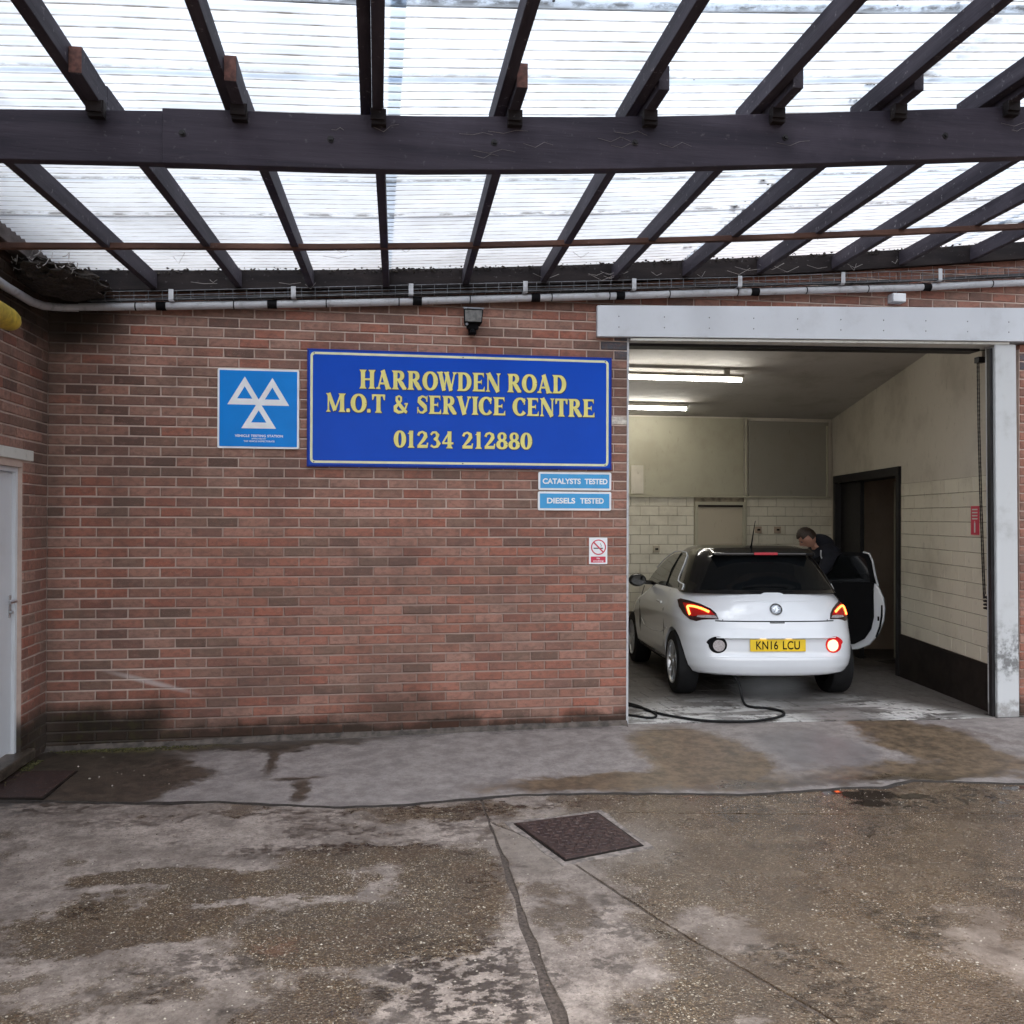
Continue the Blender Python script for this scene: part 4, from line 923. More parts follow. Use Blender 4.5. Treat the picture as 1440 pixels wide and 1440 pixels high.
for k, (dy, dz, r) in enumerate(((-.06, .014, .011), (-.085, .012, .008), (-.035, .012, .009))):
    m2 = MB(); m2.tube([(x, dy+.006*math.sin(x*3+k), Ztl(x)+dz+.004*math.sin(x*5+k*2)) for x in [.3+i*.12 for i in range(66)]], r, 6)
    o = m2.build('tray_cable', M['cable'], smooth=True); tag(o, ['thick black cable in the middle of the wire tray', 'thin black cable at the front of the wire tray', 'thin black cable at the back of the wire tray'][k], 'cable', 'cables in the wire tray')
# conduit pipe
def Zc(x): return interp(x, [.02,.665,1.376,2.435,3.32,4.18,5.08,6.0,6.9,7.57,7.9], [3.186,3.217,3.256,3.319,3.383,3.438,3.501,3.563,3.622,3.682,3.708])
pc = empty('conduit_pipe', (.1, -.05, 3.2), 'pale grey plastic pipe with black clips along the top of the brick wall', 'pipe')
jn = [.62,1.32,2.0,2.55,3.1,3.75,4.22,4.72,5.3,5.9,6.45,7.0,7.6]
pts = [(.045, -2.2, 3.16), (.045, -1.2, 3.135), (.045, -.85, 3.125), (.045, -.45, 3.13), (.05, -.25, 3.15), (.075, -.13, 3.172), (.13, -.07, 3.183), (.22, -.05, 3.19)]
segs = [pts] + [[(a+.004, -.05, Zc(a)), ((a+b)/2, -.05, Zc((a+b)/2)), (b-.004, -.05, Zc(b))] for a, b in zip([.222]+jn, jn+[8.8])]
for s in segs: m2 = MB(); m2.tube(s, .029, 12); inp(m2.build('pipe_length', M['pipe'], smooth=True), pc)
for x in (.80, 1.60, 2.69, 3.62, 4.31, 5.45, 6.99): m2 = MB(); m2.lathe([(-.035, .0335), (.035, .0335)], 12, 'X', (x, -.05, Zc(x))); inp(m2.build('clip', M['trim_black'], smooth=True), pc)
for a in jn: m2 = MB(); m2.lathe([(-.004, .031), (.004, .031)], 12, 'X', (a, -.05, Zc(a))); inp(m2.build('joint_ring', M['trim_black'], smooth=True), pc)
jb = empty('junction_box', (6.72, -.06, 3.53), 'small pale junction box under the right end of the pipe', 'box')
m2 = MB(); m2.box(-.06, .06, -.03, .055, -.045, .03); bevel(m2.build('housing', M['pipe'], jb), .006); m2 = MB(); m2.box(-.055, .055, -.036, -.0305, -.04, .025); bevel(m2.build('lid', M['sign_white'], jb), .003)
yp = empty('yellow_pipe', (.13, -.98, 2.88), 'rounded end of a thick yellow pipe poking in at the left edge', 'pipe')
m2 = MB(); m2.tube([(.13, -.955, 2.875), (.13, -.965, 2.876), (.13, -.985, 2.877), (.13, -1.02, 2.878), (.13, -1.07, 2.88), (.13, -3.2, 2.94)], [.02, .035, .052, .064, .071, .072], 20); inp(m2.build('pipe_body', M['pipe_yellow'], smooth=True), yp)
m2 = MB(); m2.box(-.0, .14, -1.6, -1.56, 2.78, 2.81); m2.box(-.0, .14, -2.6, -2.56, 2.81, 2.84); inp(m2.build('bracket', M['black_steel']), yp)
# floodlight
fl = empty('floodlight', (3.12, 0, 3.21), 'small black halogen floodlight tilted down on the brick wall under the pipe', 'floodlight')
m2 = MB(); m2.hexa([(-.072,-.105,-.035),(.072,-.105,-.035),(.060,-.035,-.05),(-.060,-.035,-.05)], [(-.078,-.135,.062),(.078,-.135,.062),(.066,-.06,.085),(-.066,-.06,.085)]); bevel(m2.build('housing', M['trim_black'], fl), .006)
m2 = MB(); m2.hexa([(-.062,-.1085,-.026),(.062,-.1085,-.026),(.062,-.104,-.027),(-.062,-.104,-.027)], [(-.067,-.1375,.056),(.067,-.1375,.056),(.067,-.132,.056),(-.067,-.132,.056)]); m2.build('glass', simple('dusty_lamp_glass', (.17,.18,.185), .15, var=.3, scale=30), fl)
m2 = MB(); m2.hexa([(-.08,-.145,.064),(.08,-.145,.064),(.07,-.055,.087),(-.07,-.055,.087)], [(-.08,-.143,.075),(.08,-.143,.075),(.07,-.053,.098),(-.07,-.053,.098)]); m2.build('hood', M['galv'], fl)
m2 = MB(); m2.box(-.045, .045, -.075, -.03, -.075, -.037); m2.box(-.028, .028, -.06, .0, -.115, -.07); m2.tube([(0, -.05, -.09), (0, -.085, -.10), (0, -.09, -.115)], .02, 10); bevel(m2.build('sensor_bracket', M['trim_black'], fl), .004)
m2 = MB(); m2.lathe([(0, .012), (-.012, .010)], 10, 'Y', (-.048, -.09, -.045)); m2.build('screw', M['galv'], fl)

# ------------------------------------------------------------------ lettering
def strip(path):            # [(x,y,w)] -> quads
    P = [Vector((a[0], a[1])) for a in path]; out = []
    for i, p in enumerate(P):
        d = (P[min(i+1, len(P)-1)]-P[max(i-1, 0)]).normalized(); n = Vector((-d.y, d.x))*path[i][2]/2; out.append((p+n, p-n))
    return [[out[i][0], out[i][1], out[i+1][1], out[i+1][0]] for i in range(len(P)-1)]
def arc(cx, cy, rx, ry, a0, a1, wt, ws, n=14):     # width: wt at top/bottom, ws at the sides
    o = []
    for k in range(n+1):
        a = R(a0+(a1-a0)*k/n); s = abs(math.cos(a)); o.append((cx+rx*math.cos(a), cy+ry*math.sin(a), wt+(ws-wt)*s**1.3))
    return o
T, t = .27, .10
def stem(x, w=T, y0=0, y1=1, sb=True, st_=True, e=.09):
    q = [[Vector((x-w/2, y0)), Vector((x+w/2, y0)), Vector((x+w/2*.92, (y0+y1)/2)), Vector((x-w/2*.92, (y0+y1)/2))], [Vector((x-w/2*.92, (y0+y1)/2)), Vector((x+w/2*.92, (y0+y1)/2)), Vector((x+w/2, y1)), Vector((x-w/2, y1))]]
    if sb: q.append([Vector((x-w/2-e, y0)), Vector((x+w/2+e, y0)), Vector((x+w/2, y0+.12)), Vector((x-w/2, y0+.12))])
    if st_: q.append([Vector((x-w/2, y1-.12)), Vector((x+w/2, y1-.12)), Vector((x+w/2+e, y1)), Vector((x-w/2-e, y1))])
    return q
def seg(x0, y0, x1, y1, w): return strip([(x0, y0, w), (x1, y1, w)])
def srf(x, y, w, up): return [[Vector((x-w/2, y)), Vector((x+w/2, y)), Vector((x+w/3, y+.1*up)), Vector((x-w/3, y+.1*up))]]
def glyph(c):
    if c == 'H': return stem(.23)+stem(.80)+seg(.3, .5, .75, .5, t), 1.03
    if c == 'A': return seg(.17, 0, .45, .96, t)+seg(.44, 1, .80, 0, T)+seg(.25, .3, .7, .3, t)+srf(.17, 0, .3, 1)+srf(.81, 0, .42, 1), 1.03
    if c == 'R': return stem(.23)+strip([(.28, .95, t)]+arc(.42, .735, .24, .215, 85, -85, t, T, 10)+[(.28, .52, t)])+strip([(.42, .53, .16), (.62, .3, T), (.78, .08, T*.9), (.93, .04, .09)]), .98
    if c == 'O': return strip(arc(.5, .5, .36, .455, 0, 360, t, T+.02, 26)), 1.0
    if c == 'W': return seg(.14, 1, .40, 0, T*.9)+seg(.40, .0, .58, .9, t)+seg(.55, 1, .85, 0, T*.9)+seg(.85, 0, 1.08, .96, t)+srf(.14, 1, .42, -1)+srf(1.09, 1, .28, -1)+srf(.56, 1, .36, -1), 1.24
    if c == 'D': return stem(.23)+strip([(.25, .95, t)]+arc(.42, .5, .38, .45, 88, -88, t, T+.02, 14)+[(.25, .05, t)]), 1.0
    if c == 'E': return stem(.23)+seg(.25, .95, .72, .95, t)+seg(.25, .5, .60, .5, t)+seg(.25, .05, .76, .05, t)+[[Vector((.66, .9)), Vector((.76, .74)), Vector((.76, 1)), Vector((.6, 1))], [Vector((.54, .5)), Vector((.62, .36)), Vector((.62, .64)), Vector((.56, .6))], [Vector((.62, 0)), Vector((.82, 0)), Vector((.80, .28)), Vector((.7, .1))]], .88
    if c == 'N': return stem(.15, t, e=.1)+stem(.84, t, 0, 1, False, True, .1)+seg(.17, 1, .82, 0, T*.95), 1.0
    if c == 'M': return stem(.15, t, e=.1)+stem(1.0, T)+seg(.16, 1, .56, .08, T*.85)+seg(.56, .08, .93, .98, t), 1.24
    if c == '.': return [[Vector((.04, 0)), Vector((.24, 0)), Vector((.26, .1)), Vector((.22, .2))], [Vector((.04, 0)), Vector((.22, .2)), Vector((.06, .2)), Vector((.02, .1))]], .30
    if c == 'T': return stem(.45)+seg(.08, .95, .82, .95, t)+[[Vector((.03, 1)), Vector((.05, .68)), Vector((.13, .72)), Vector((.2, .95))], [Vector((.87, 1)), Vector((.7, .95)), Vector((.77, .72)), Vector((.85, .68))]], .90
    if c == '&': return strip([(.93, .52, .1), (.86, .3, .1), (.66, .08, .13), (.40, .05, .17), (.2, .16, T*.9), (.19, .33, T*.85), (.40, .52, .14), (.56, .68, .13), (.56, .86, .13), (.43, .94, .09), (.29, .86, .17), (.29, .70, .18), (.46, .48, .2), (.72, .2, .22), (.93, .04, .15)])+seg(.78, .52, 1.0, .52, .08), 1.08
    if c == 'S': return strip([(.72, .76, .06), (.60, .91, .1), (.42, .95, .12), (.23, .84, .2), (.22, .68, .25), (.42, .52, T), (.60, .37, .26), (.64, .2, .22), (.46, .06, .13), (.28, .07, .1), (.12, .26, .07)])+[[Vector((.66, .66)), Vector((.75, .66)), Vector((.75, 1)), Vector((.69, .96))], [Vector((.1, .0)), Vector((.16, .04)), Vector((.18, .36)), Vector((.09, .36))]], .82
    if c == 'V': return seg(.15, 1, .47, 0, T)+seg(.47, .02, .76, .97, t)+srf(.15, 1, .42, -1)+srf(.77, 1, .28, -1), .92
    if c == 'I': return stem(.24), .48
    if c == 'C': return strip(arc(.5, .5, .36, .455, 38, 322, t, T+.02, 20))+[[Vector((.74, .62)), Vector((.82, .62)), Vector((.82, 1)), Vector((.76, .93))]], .93
    if c == '0': return strip(arc(.38, .5, .24, .455, 0, 360, t, T, 24)), .76
    if c == '1': return stem(.3, T*.9, st_=False)+[[Vector((.08, .82)), Vector((.2, .8)), Vector((.34, 1)), Vector((.3, 1))]], .6
    if c == '2': return strip([(.12, .72, .15), (.2, .88, .14), (.38, .95, .12), (.56, .84, .2), (.58, .68, .24), (.44, .46, .2), (.2, .2, .12), (.14, .1, .1)])+seg(.08, .09, .68, .09, .18)+[[Vector((.62, .02)), Vector((.70, .02)), Vector((.74, .32)), Vector((.66, .3))]], .78
    if c == '3': return strip([(.12, .78, .12), (.24, .92, .12), (.42, .93, .14), (.54, .78, .22), (.48, .6, .18), (.3, .53, .08)])+strip([(.3, .53, .08), (.5, .46, .16), (.60, .28, .25), (.5, .1, .18), (.3, .05, .11), (.12, .16, .14)]), .76
    if c == '4': return stem(.50, T*.9, st_=False)+seg(.06, .30, .74, .30, .11)+seg(.08, .30, .50, .97, .1), .8
    if c == '8': return strip(arc(.38, .74, .19, .21, 0, 360, t, .2, 18))+strip(arc(.38, .27, .235, .225, 0, 360, t, T*.95, 18)), .76
    return [], .42
def serif_line(text, x0, x1, zb, cap, y, par, mat, grow=0, base=0, name='lettering'):
    adv = []; w = 0
    for c in text: g, a = glyph(c); adv.append((g, w, c)); w += a
    k = (x1-x0)/(w-.03)
    for g, o, c in adv:
        if not g: continue
        mb = MB(); n = 0
        for q in g:
            cx = sum(v.x for v in q)/4; cz_ = sum(v.y for v in q)/4
            poly = []
            for v in q:
                X = x0+(v.x+o)*k; Z = zb+v.y*cap
                if grow:
                    cX = x0+(cx+o)*k; cZ = zb+cz_*cap; d = math.hypot(X-cX, Z-cZ) or 1; X += (X-cX)/d*grow*1.25+.0015; Z += (Z-cZ)/d*grow*1.25-.0015
                poly.append((X, Z))
            n += 1
            mb.prism(poly, y-.0015-n*.00004, y)
        mb2 = mb.build('letter' if not grow else 'letter_edge', M[mat]); inp(mb2, par)
def rrect(x0, x1, z0, z1, r, n=5):
    o = []
    for cx, cz_, a0 in ((x1-r, z1-r, 0), (x0+r, z1-r, 90), (x0+r, z0+r, 180), (x1-r, z0+r, 270)):
        for k in range(n+1): a = R(a0+90*k/n); o.append((cx+r*math.cos(a), cz_+r*math.sin(a)))
    return o
def ring(mb, A, B, y0, y1):
    n = len(A)
    for i in range(n):
        j = (i+1) % n; mb.hexa([(A[i][0], y1, A[i][1]), (A[j][0], y1, A[j][1]), (B[j][0], y1, B[j][1]), (B[i][0], y1, B[i][1])], [(A[i][0], y0, A[i][1]), (A[j][0], y0, A[j][1]), (B[j][0], y0, B[j][1]), (B[i][0], y0, B[i][1])])
sg = empty('shop_sign', (1.857, -.02, 2.05), 'large royal blue signboard with yellow serif lettering and telephone number', 'sign')
mb = MB(); mb.box(1.857, 4.25, -.028, -.004, 2.048, 2.95); bevel(inp(mb.build('board', M['blue_edge']), sg), .003)
mb = MB(); mb.box(1.872, 4.235, -.031, -.0285, 2.063, 2.935); inp(mb.build('face', M['blue_sign']), sg)
mb = MB(); ring(mb, rrect(1.882, 4.222, 2.076, 2.925, .03), rrect(1.900, 4.204, 2.094, 2.907, .018), -.0325, -.0312); inp(mb.build('border_line', M['yellow_line']), sg)
for (x, z) in ((1.91,2.085),(4.195,2.085),(1.91,2.916),(4.195,2.916),(3.05,2.085),(3.05,2.916)):
    m2 = MB(); m2.lathe([(0,.006),(-.002,.005),(-.0025,.002)], 8, 'Y', (x, -.0326, z)); inp(m2.build('screw', M['galv']), sg)
for txt, a, b, z, cap in (('HARROWDEN ROAD', 2.25, 3.877, 2.652, .145), ('M.O.T & SERVICE CENTRE', 2.0, 4.11, 2.468, .142), ('01234 212880', 2.513, 3.597, 2.202, .132)):
    serif_line(txt, a, b, z, cap, -.0312, sg, 'letter_edge', grow=.004); serif_line(txt, a, b, z, cap, -.0345, sg, 'yellow_letter')
def text_mb(body, x0, x1, z0, z1, y, bold=0, spacing=1, depth=.0008):
    cu = bpy.data.curves.new('t', 'FONT'); cu.body = body; cu.size = 1; cu.offset = bold; cu.space_character = spacing; cu.extrude = 0
    to = bpy.data.objects.new('t', cu); C.objects.link(to); bpy.context.view_layer.update()
    me = bpy.data.meshes.new_from_object(to.evaluated_get(bpy.context.evaluated_depsgraph_get())); bpy.data.objects.remove(to); bpy.data.curves.remove(cu)
    xs = [v.co.x for v in me.vertices]; ys = [v.co.y for v in me.vertices]; a, b, c, d = min(xs), max(xs), min(ys), max(ys)
    mb = MB(); mb.add([(x0+(v.co.x-a)/(b-a)*(x1-x0), y, z0+(v.co.y-c)/(d-c)*(z1-z0)) for v in me.vertices], [tuple(p.vertices) for p in me.polygons]); bpy.data.meshes.remove(me); return mb
def stack_sign(name, label, x0, x1, z0, z1, txt, bold):
    s = empty(name, (x0, -.01, z0), label, 'sign')
    mb = MB(); mb.prism(rrect(x0, x1, z0, z1, .014), -.012, -.003); inp(mb.build('backing', M['sign_white']), s)
    mb = MB(); mb.prism(rrect(x0+.016, x1-.016, z0+.016, z1-.016, .003), -.0135, -.0122); inp(mb.build('face', M['sky_blue']), s)
    return s
s = stack_sign('testing_sign', 'upper small blue sign reading CATALYSTS TESTED below the big signboard', 3.655, 4.252, 1.883, 2.028, '', 0)
inp(text_mb('CATALYSTS', 3.690, 4.00, 1.932, 1.977, -.0142, .035).build('lettering', M['sign_white']), s); inp(text_mb('TESTED', 4.032, 4.22, 1.932, 1.977, -.0142, .035).build('lettering', M['sign_white']), s)
s = stack_sign('testing_sign', 'lower small blue sign reading DIESELS TESTED below the big signboard', 3.652, 4.252, 1.722, 1.872, '', 0)
inp(text_mb('DIESELS', 3.725, 3.955, 1.776, 1.822, -.0142, .035).build('lettering', M['sign_white']), s); inp(text_mb('TESTED', 3.995, 4.19, 1.776, 1.822, -.0142, .035).build('lettering', M['sign_white']), s)
# three-triangle sign
s = empty('triangle_sign', (1.2, -.01, 2.18), 'square bright blue sign with three white triangles left of the signboard', 'sign')
mb = MB(); mb.prism(rrect(1.198, 1.797, 2.180, 2.783, .014), -.014, -.003); inp(mb.build('backing', M['sign_white']), s)
mb = MB(); mb.prism(rrect(1.212, 1.783, 2.194, 2.769, .006), -.0155, -.0142); inp(mb.build('face', M['mot_blue']), s)
def tri(cx, zb, w, h, y):
    A = [(cx-w/2, zb), (cx+w/2, zb), (cx, zb+h)]; k = .44; c = (cx, zb+h*.385)
    B = [(c[0]+(p[0]-c[0])*k, c[1]+(p[1]-c[1])*k) for p in A]; mb = MB(); ring(mb, A, B, y-.0008, y); return inp(mb.build('triangle', M['sign_white']), s)
U = .599/1255.; PX = lambda p: 1.198+(p-68)*U; PZ = lambda p: 2.783-(p-85)*U*1.0
tri(PX(483), PZ(655), 530*U, 445*U, -.0157); tri(PX(908), PZ(662), 525*U, 440*U, -.0159); tri(PX(700), PZ(1030), 535*U, 440*U, -.0161)
inp(text_mb('VEHICLE TESTING STATION', PX(335), PX(1075), PZ(1168), PZ(1128), -.0162, .03, 1.1).build('lettering', M['sign_white']), s)
inp(text_mb('APPROVED BY', PX(590), PX(815), PZ(1203), PZ(1182), -.0162, .02).build('lettering', M['sign_white']), s)
inp(text_mb('THE VEHICLE INSPECTORATE', PX(470), PX(945), PZ(1246), PZ(1220), -.0162, .02).build('lettering', M['sign_white']), s)
# no smoking sign
s = empty('no_smoking_sign', (4.07, -.01, 1.29), 'small white and red no smoking sign near the edge of the opening', 'sign')
mb = MB(); mb.prism(rrect(4.072, 4.222, 1.292, 1.504, .004), -.006, -.003); inp(mb.build('backing', M['sign_white']), s)
mb = MB(); cxx, czz = 4.149, 1.427
A = [(cxx+.062*math.cos(R(k*10)), czz+.062*math.sin(R(k*10))) for k in range(36)]; B = [(cxx+.053*math.cos(R(k*10)), czz+.053*math.sin(R(k*10))) for k in range(36)]
ring(mb, A, B, -.0069, -.0062); mb.prism([(cxx-.043, czz+.035), (cxx-.035, czz+.043), (cxx+.043, czz-.035), (cxx+.035, czz-.043)], -.0071, -.0062); inp(mb.build('prohibition_ring', M['sign_red']), s)
mb = MB(); mb.box(cxx-.04, cxx+.012, -.0066, -.0062, czz-.013, czz-.004); mb.box(cxx+.014, cxx+.036, -.0066, -.0062, czz-.013, czz-.004)
for k in range(6): mb.box(cxx+.018+.003*math.sin(k), cxx+.022+.003*math.sin(k), -.0066, -.0062, czz+.002+k*.005, czz+.007+k*.005)
inp(mb.build('cigarette', M['sign_dark']), s)
mb = MB(); mb.prism(rrect(4.086, 4.208, 1.304, 1.352, .003), -.0068, -.0062); inp(mb.build('red_panel', M['sign_red']), s)
inp(text_mb('No', 4.135, 4.160, 1.331, 1.346, -.0069, .02).build('lettering', M['sign_white']), s); inp(text_mb('smoking', 4.105, 4.190, 1.308, 1.324, -.0069, .02).build('lettering', M['sign_white']), s)

# ------------------------------------------------------------------ hoses
def smooth_path(P, n=8):
    P = [Vector(p) for p in P]; o = []
    for i in range(len(P)-1):
        a, b, c, d = P[max(i-1, 0)], P[i], P[i+1], P[min(i+2, len(P)-1)]
        for k in range(n):
            u = k/n; o.append(.5*((2*b)+(-a+c)*u+(2*a-5*b+4*c-d)*u*u+(-a+3*b-3*c+d)*u**3))
    o.append(P[-1]); return o
hp = [(4.2,1.6),(4.55,1.15),(4.712,.80),(4.753,.52),(4.886,.249),(5.107,.03),(5.445,-.03),(5.770,.126),(5.881,.331),(5.821,.483),(5.72,.556),(5.70,.7)]
hs_ = [(x, y, fz(y)+.014) for x, y in hp] + [(5.735, .86, .02), (5.735, .93, .13), (5.70, 1.0, .215), (5.70, 1.12, .235)]
mb = MB(); mb.tube(smooth_path(hs_), .0115, 8); o = mb.build('exhaust_hose', M['rubber'], smooth=True); tag(o, 'long black tester hose looping over the threshold up to the car exhaust', 'hose')
h2 = [(x, y, fz(y)+.012) for x, y in ((4.2,1.3),(4.5,1.0),(4.725,.70),(4.76,.50),(4.744,.33),(4.66,.25),(4.5,.42),(4.3,.6))]
mb = MB(); mb.tube(smooth_path(h2), .010, 8); o = mb.build('hose_loop', M['rubber'], smooth=True); tag(o, 'short loop of black cable lying by the foot of the brick wall', 'cable')

# ------------------------------------------------------------------ car
CARX, CARY = 6.055, .75
car = empty('car', (CARX, CARY, fz(1.4)+.015), 'white three door hatchback with black roof, its right door open', 'car', rot=(-.03, 0, -R(6.6)))
ZL = [.25,.27,.33,.40,.50,.60,.68,.76,.84,.92,.98,1.02]
Wz = [.775,.805,.838,.850,.855,.848,.855,.862,.853,.83,.80,.765]
YR = [.075,.05,.025,.012,.004,.0,.025,.04,.065,.105,.15,.185]
NR = [3.2,3.4,3.4,3.4,3.3,3.2,3.0,2.9,2.7,2.5,2.4,2.3]
YF = [3.60,3.64,3.67,3.69,3.69,3.67,3.60,3.45,3.2,2.9,2.72,2.6]
def Wf(z): return cinterp(z, ZL, Wz)
def yr(z): return cinterp(z, ZL, YR)
def nr(z): return cinterp(z, ZL, NR)
def sstep(a, b, x): u = max(0, min(1, (x-a)/(b-a))); return u*u*(3-2*u)
LR = .75
def recess(x, z):
    w = 1-sstep(.50, .66, abs(x)); return .028*w*sstep(.605, .59, z)*0 + .030*w*(sstep(.40, .47, z)*(1-sstep(.585, .608, z)))
def rear_y(x, z):
    W, n = Wf(z), nr(z); u = min(.999, abs(x)/W); return yr(z)+LR*(1-(1-u**n)**(1/n))+recess(x, z)
def side_x(y, z):
    W, n = Wf(z), nr(z); u = (LR-(y-yr(z)))/LR
    return W if u <= 0 else W*(1-min(.999, u)**n)**(1/n)
def contour(z, yrv, yfv, W, n, L=LR, Lf=.9, nf=2.4, na=22, nb=14, rec=True):
    h = []
    for k in range(na+1):
        a = math.pi/2*k/na; x = W*math.sin(a)**(2/n); y = yrv+L*(1-math.cos(a)**(2/n) if a < math.pi/2-1e-6 else 1); h.append((x, y+(recess(x, z) if rec else 0)))
    y0, y1 = yrv+L, yfv-Lf
    for k in range(1, 16):
        y = y0+(y1-y0)*k/16; fl_ = 0
        h.append((W+fl_, y))
    for k in range(nb+1):
        a = math.pi/2*(1-k/nb); x = W*math.sin(a)**(2/nf); y = yfv-Lf*(1-math.cos(a)**(2/nf) if a < math.pi/2-1e-6 else 1); h.append((x, y))
    return [(x, y) for x, y in h] + [(-x, y) for x, y in h[-2:0:-1]]
def stack(levels, fn, top=True, bottom=True):
    mb = MB(); rings = [fn(z) for z in levels]; n = len(rings[0]); vs = []
    for z, r in zip(levels, rings): vs += [(x, y, z) for x, y in r]
    fs = []
    for i in range(len(levels)-1):
        for k in range(n): fs.append((i*n+k, i*n+(k+1) % n, (i+1)*n+(k+1) % n, (i+1)*n+k))
    if top: fs.append(tuple((len(levels)-1)*n+k for k in range(n)))
    if bottom: fs.append(tuple(range(n))[::-1])
    mb.add(vs, fs); return mb
lv = [.25,.256]+[.27+.02*k for k in range(37)]+[1.005,1.02]
body_mb = stack(lv, lambda z: contour(z, yr(z), cinterp(z, ZL, YF), Wf(z), nr(z)))
body = body_mb.build('body', M['paint'], smooth=True)
# cut wheel arches, then drop the cutters
cuts = []
def cutter(mb):
    c = mb.build('cut', M['trim_black']); m = body.modifiers.new('b', 'BOOLEAN'); m.operation = 'DIFFERENCE'; m.solver = 'EXACT'; m.object = c; cuts.append(c)
AXR, AXF = .64, 2.95
for y in (AXR, AXF):
    for s in (-1, 1):
        m2 = MB(); m2.lathe([(s*.52, .352), (s*1.1, .352)], 40, 'X', (0, y, .30)); cutter(m2)
bpy.context.view_layer.update()
me = bpy.data.meshes.new_from_object(body.evaluated_get(bpy.context.evaluated_depsgraph_get())); body.modifiers.clear(); body.data = me
me.polygons.foreach_set('use_smooth', [True]*len(me.polygons)); me.set_sharp_from_angle(angle=R(35))
for c in cuts: bpy.data.objects.remove(c)
body.parent = car
mb = MB(); mb.box(-.525, .525, .33, 3.4, .22, .80); mb.box(-.70, .70, 1.02, 2.58, .19, .26); mb.build('underbody', M['trim_black'], car)
for y in (AXR, AXF):
    for s in (-1, 1):
        w = MB(); X = s*.755
        prof = [(-.10, .20), (-.105, .27), (-.092, .300), (-.06, .312), (.06, .312), (.092, .300), (.105, .27), (.10, .20)]
        w.lathe([(p*1.0+X, r_) for p, r_ in prof], 40, 'X', (0, y, .312), cap=False); tyre = w.build('tyre', M['rubber'], smooth=True)
        wh = empty('wheel', (0, 0, 0)); wh.parent = car; tyre.parent = wh
        w = MB(); e = X+s*.095
        w.lathe([(e-s*.02, .212), (e+s*.010, .212), (e+s*.012, .203), (e-s*.005, .194), (e-s*.06, .190)], 40, 'X', (0, y, .312), cap=False); 
        for k in range(10):
            a = k*math.pi/5+.1; ca_, sa_ = math.cos(a), math.sin(a)
            def pt(r_, ww, xx): return (xx, y+r_*ca_-ww*sa_, .312+r_*sa_+ww*ca_)
            w.add([pt(.03, -.016, e+s*.0), pt(.198, -.011, e-s*.004), pt(.198, .011, e-s*.004), pt(.03, .016, e), pt(.03, -.016, e-s*.03), pt(.198, -.011, e-s*.03), pt(.198, .011, e-s*.03), pt(.03, .016, e-s*.03)], [(0,1,2,3),(4,7,6,5),(0,4,5,1),(1,5,6,2),(2,6,7,3),(3,7,4,0)])
        w.lathe([(e-s*.03, .05), (e+s*.004, .048), (e+s*.008, .03)], 20, 'X', (0, y, .312))
        rim = w.build('rim', M['alu'], smooth=True); rim.parent = wh
        w = MB(); w.lathe([(e-s*.07, .19), (e-s*.075, .02)], 24, 'X', (0, y, .312)); bd = w.build('brake', M['black_steel']); bd.parent = wh
# greenhouse
GZ = [1.0,1.04,1.10,1.20,1.30,1.36,1.40,1.43,1.455,1.47,1.478]
GR = [.17,.20,.24,.31,.385,.435,.49,.56,.70,.90,1.15]
GF = [2.66,2.58,2.44,2.22,1.98,1.84,1.74,1.66,1.55,1.42,1.28]
GW = [.765,.752,.735,.695,.65,.618,.59,.555,.49,.38,.15]
GNN = 2.7; GL = .55
def gw(z): return cinterp(z, GZ, GW)
def gr(z): return cinterp(z, GZ, GR)
def gcont(z): return contour(z, gr(z), cinterp(z, GZ, GF), gw(z), GNN, L=min(GL, .45*(cinterp(z, GZ, GF)-gr(z))), Lf=min(.6, .45*(cinterp(z, GZ, GF)-gr(z))), rec=False)
gl_ = [1.0+.02*k for k in range(20)] + [1.39,1.40,1.41,1.42,1.43,1.44,1.448,1.455,1.462,1.468,1.473,1.478]
stack(sorted(set(gl_)), gcont).build('roof', M['gloss_black'], car, smooth=True)
def g_rear(x, z): W = gw(z); u = min(.999, abs(x)/W); return gr(z)+GL*(1-(1-u**GNN)**(1/GNN))
def g_side(y, z):
    W = gw(z); u = (GL-(y-gr(z)))/GL; return W if u <= 0 else W*(1-min(.999, u)**GNN)**(1/GNN)
def patch(outline, mapf, name, mat, off=.005, sub=3, par=car, smooth_=True):
    bm = bmesh.new(); vs = [bm.verts.new((a, 0, b)) for a, b in outline]; bm.faces.new(vs); bmesh.ops.triangulate(bm, faces=list(bm.faces))
    for _ in range(sub): bmesh.ops.subdivide_edges(bm, edges=[e for e in bm.edges if e.calc_length() > .05], cuts=1, use_grid_fill=True); bmesh.ops.triangulate(bm, faces=list(bm.faces))
    bound = [e for e in bm.edges if e.is_boundary]
    r_ = bmesh.ops.extrude_edge_only(bm, edges=bound); low = set(v for v in r_['geom'] if isinstance(v, bmesh.types.BMVert))
    for v in bm.verts:
        v.co = mapf(v.co.x, v.co.z, -.006 if v in low else off)
    bmesh.ops.recalc_face_normals(bm, faces=bm.faces); me = bpy.data.meshes.new(name); bm.to_mesh(me); bm.free()
    return obj(name, me, M[mat], par, smooth_)
rearmap = lambda x, z, o: Vector((x, rear_y(x, z)-o, z))
def rearmapn(x, z, o):    # offset along the outward normal of the lower body
    p = Vector((x, rear_y(x, z), z)); e = .004
    dx = Vector((e, rear_y(x+e, z)-rear_y(x-e, z), 0))-Vector((-e, 0, 0)); dz = Vector((0, rear_y(x, z+e)-rear_y(x, z-e), 2*e)); n = dx.cross(dz).normalized()
    if n.y > 0: n = -n
    return p+n*o
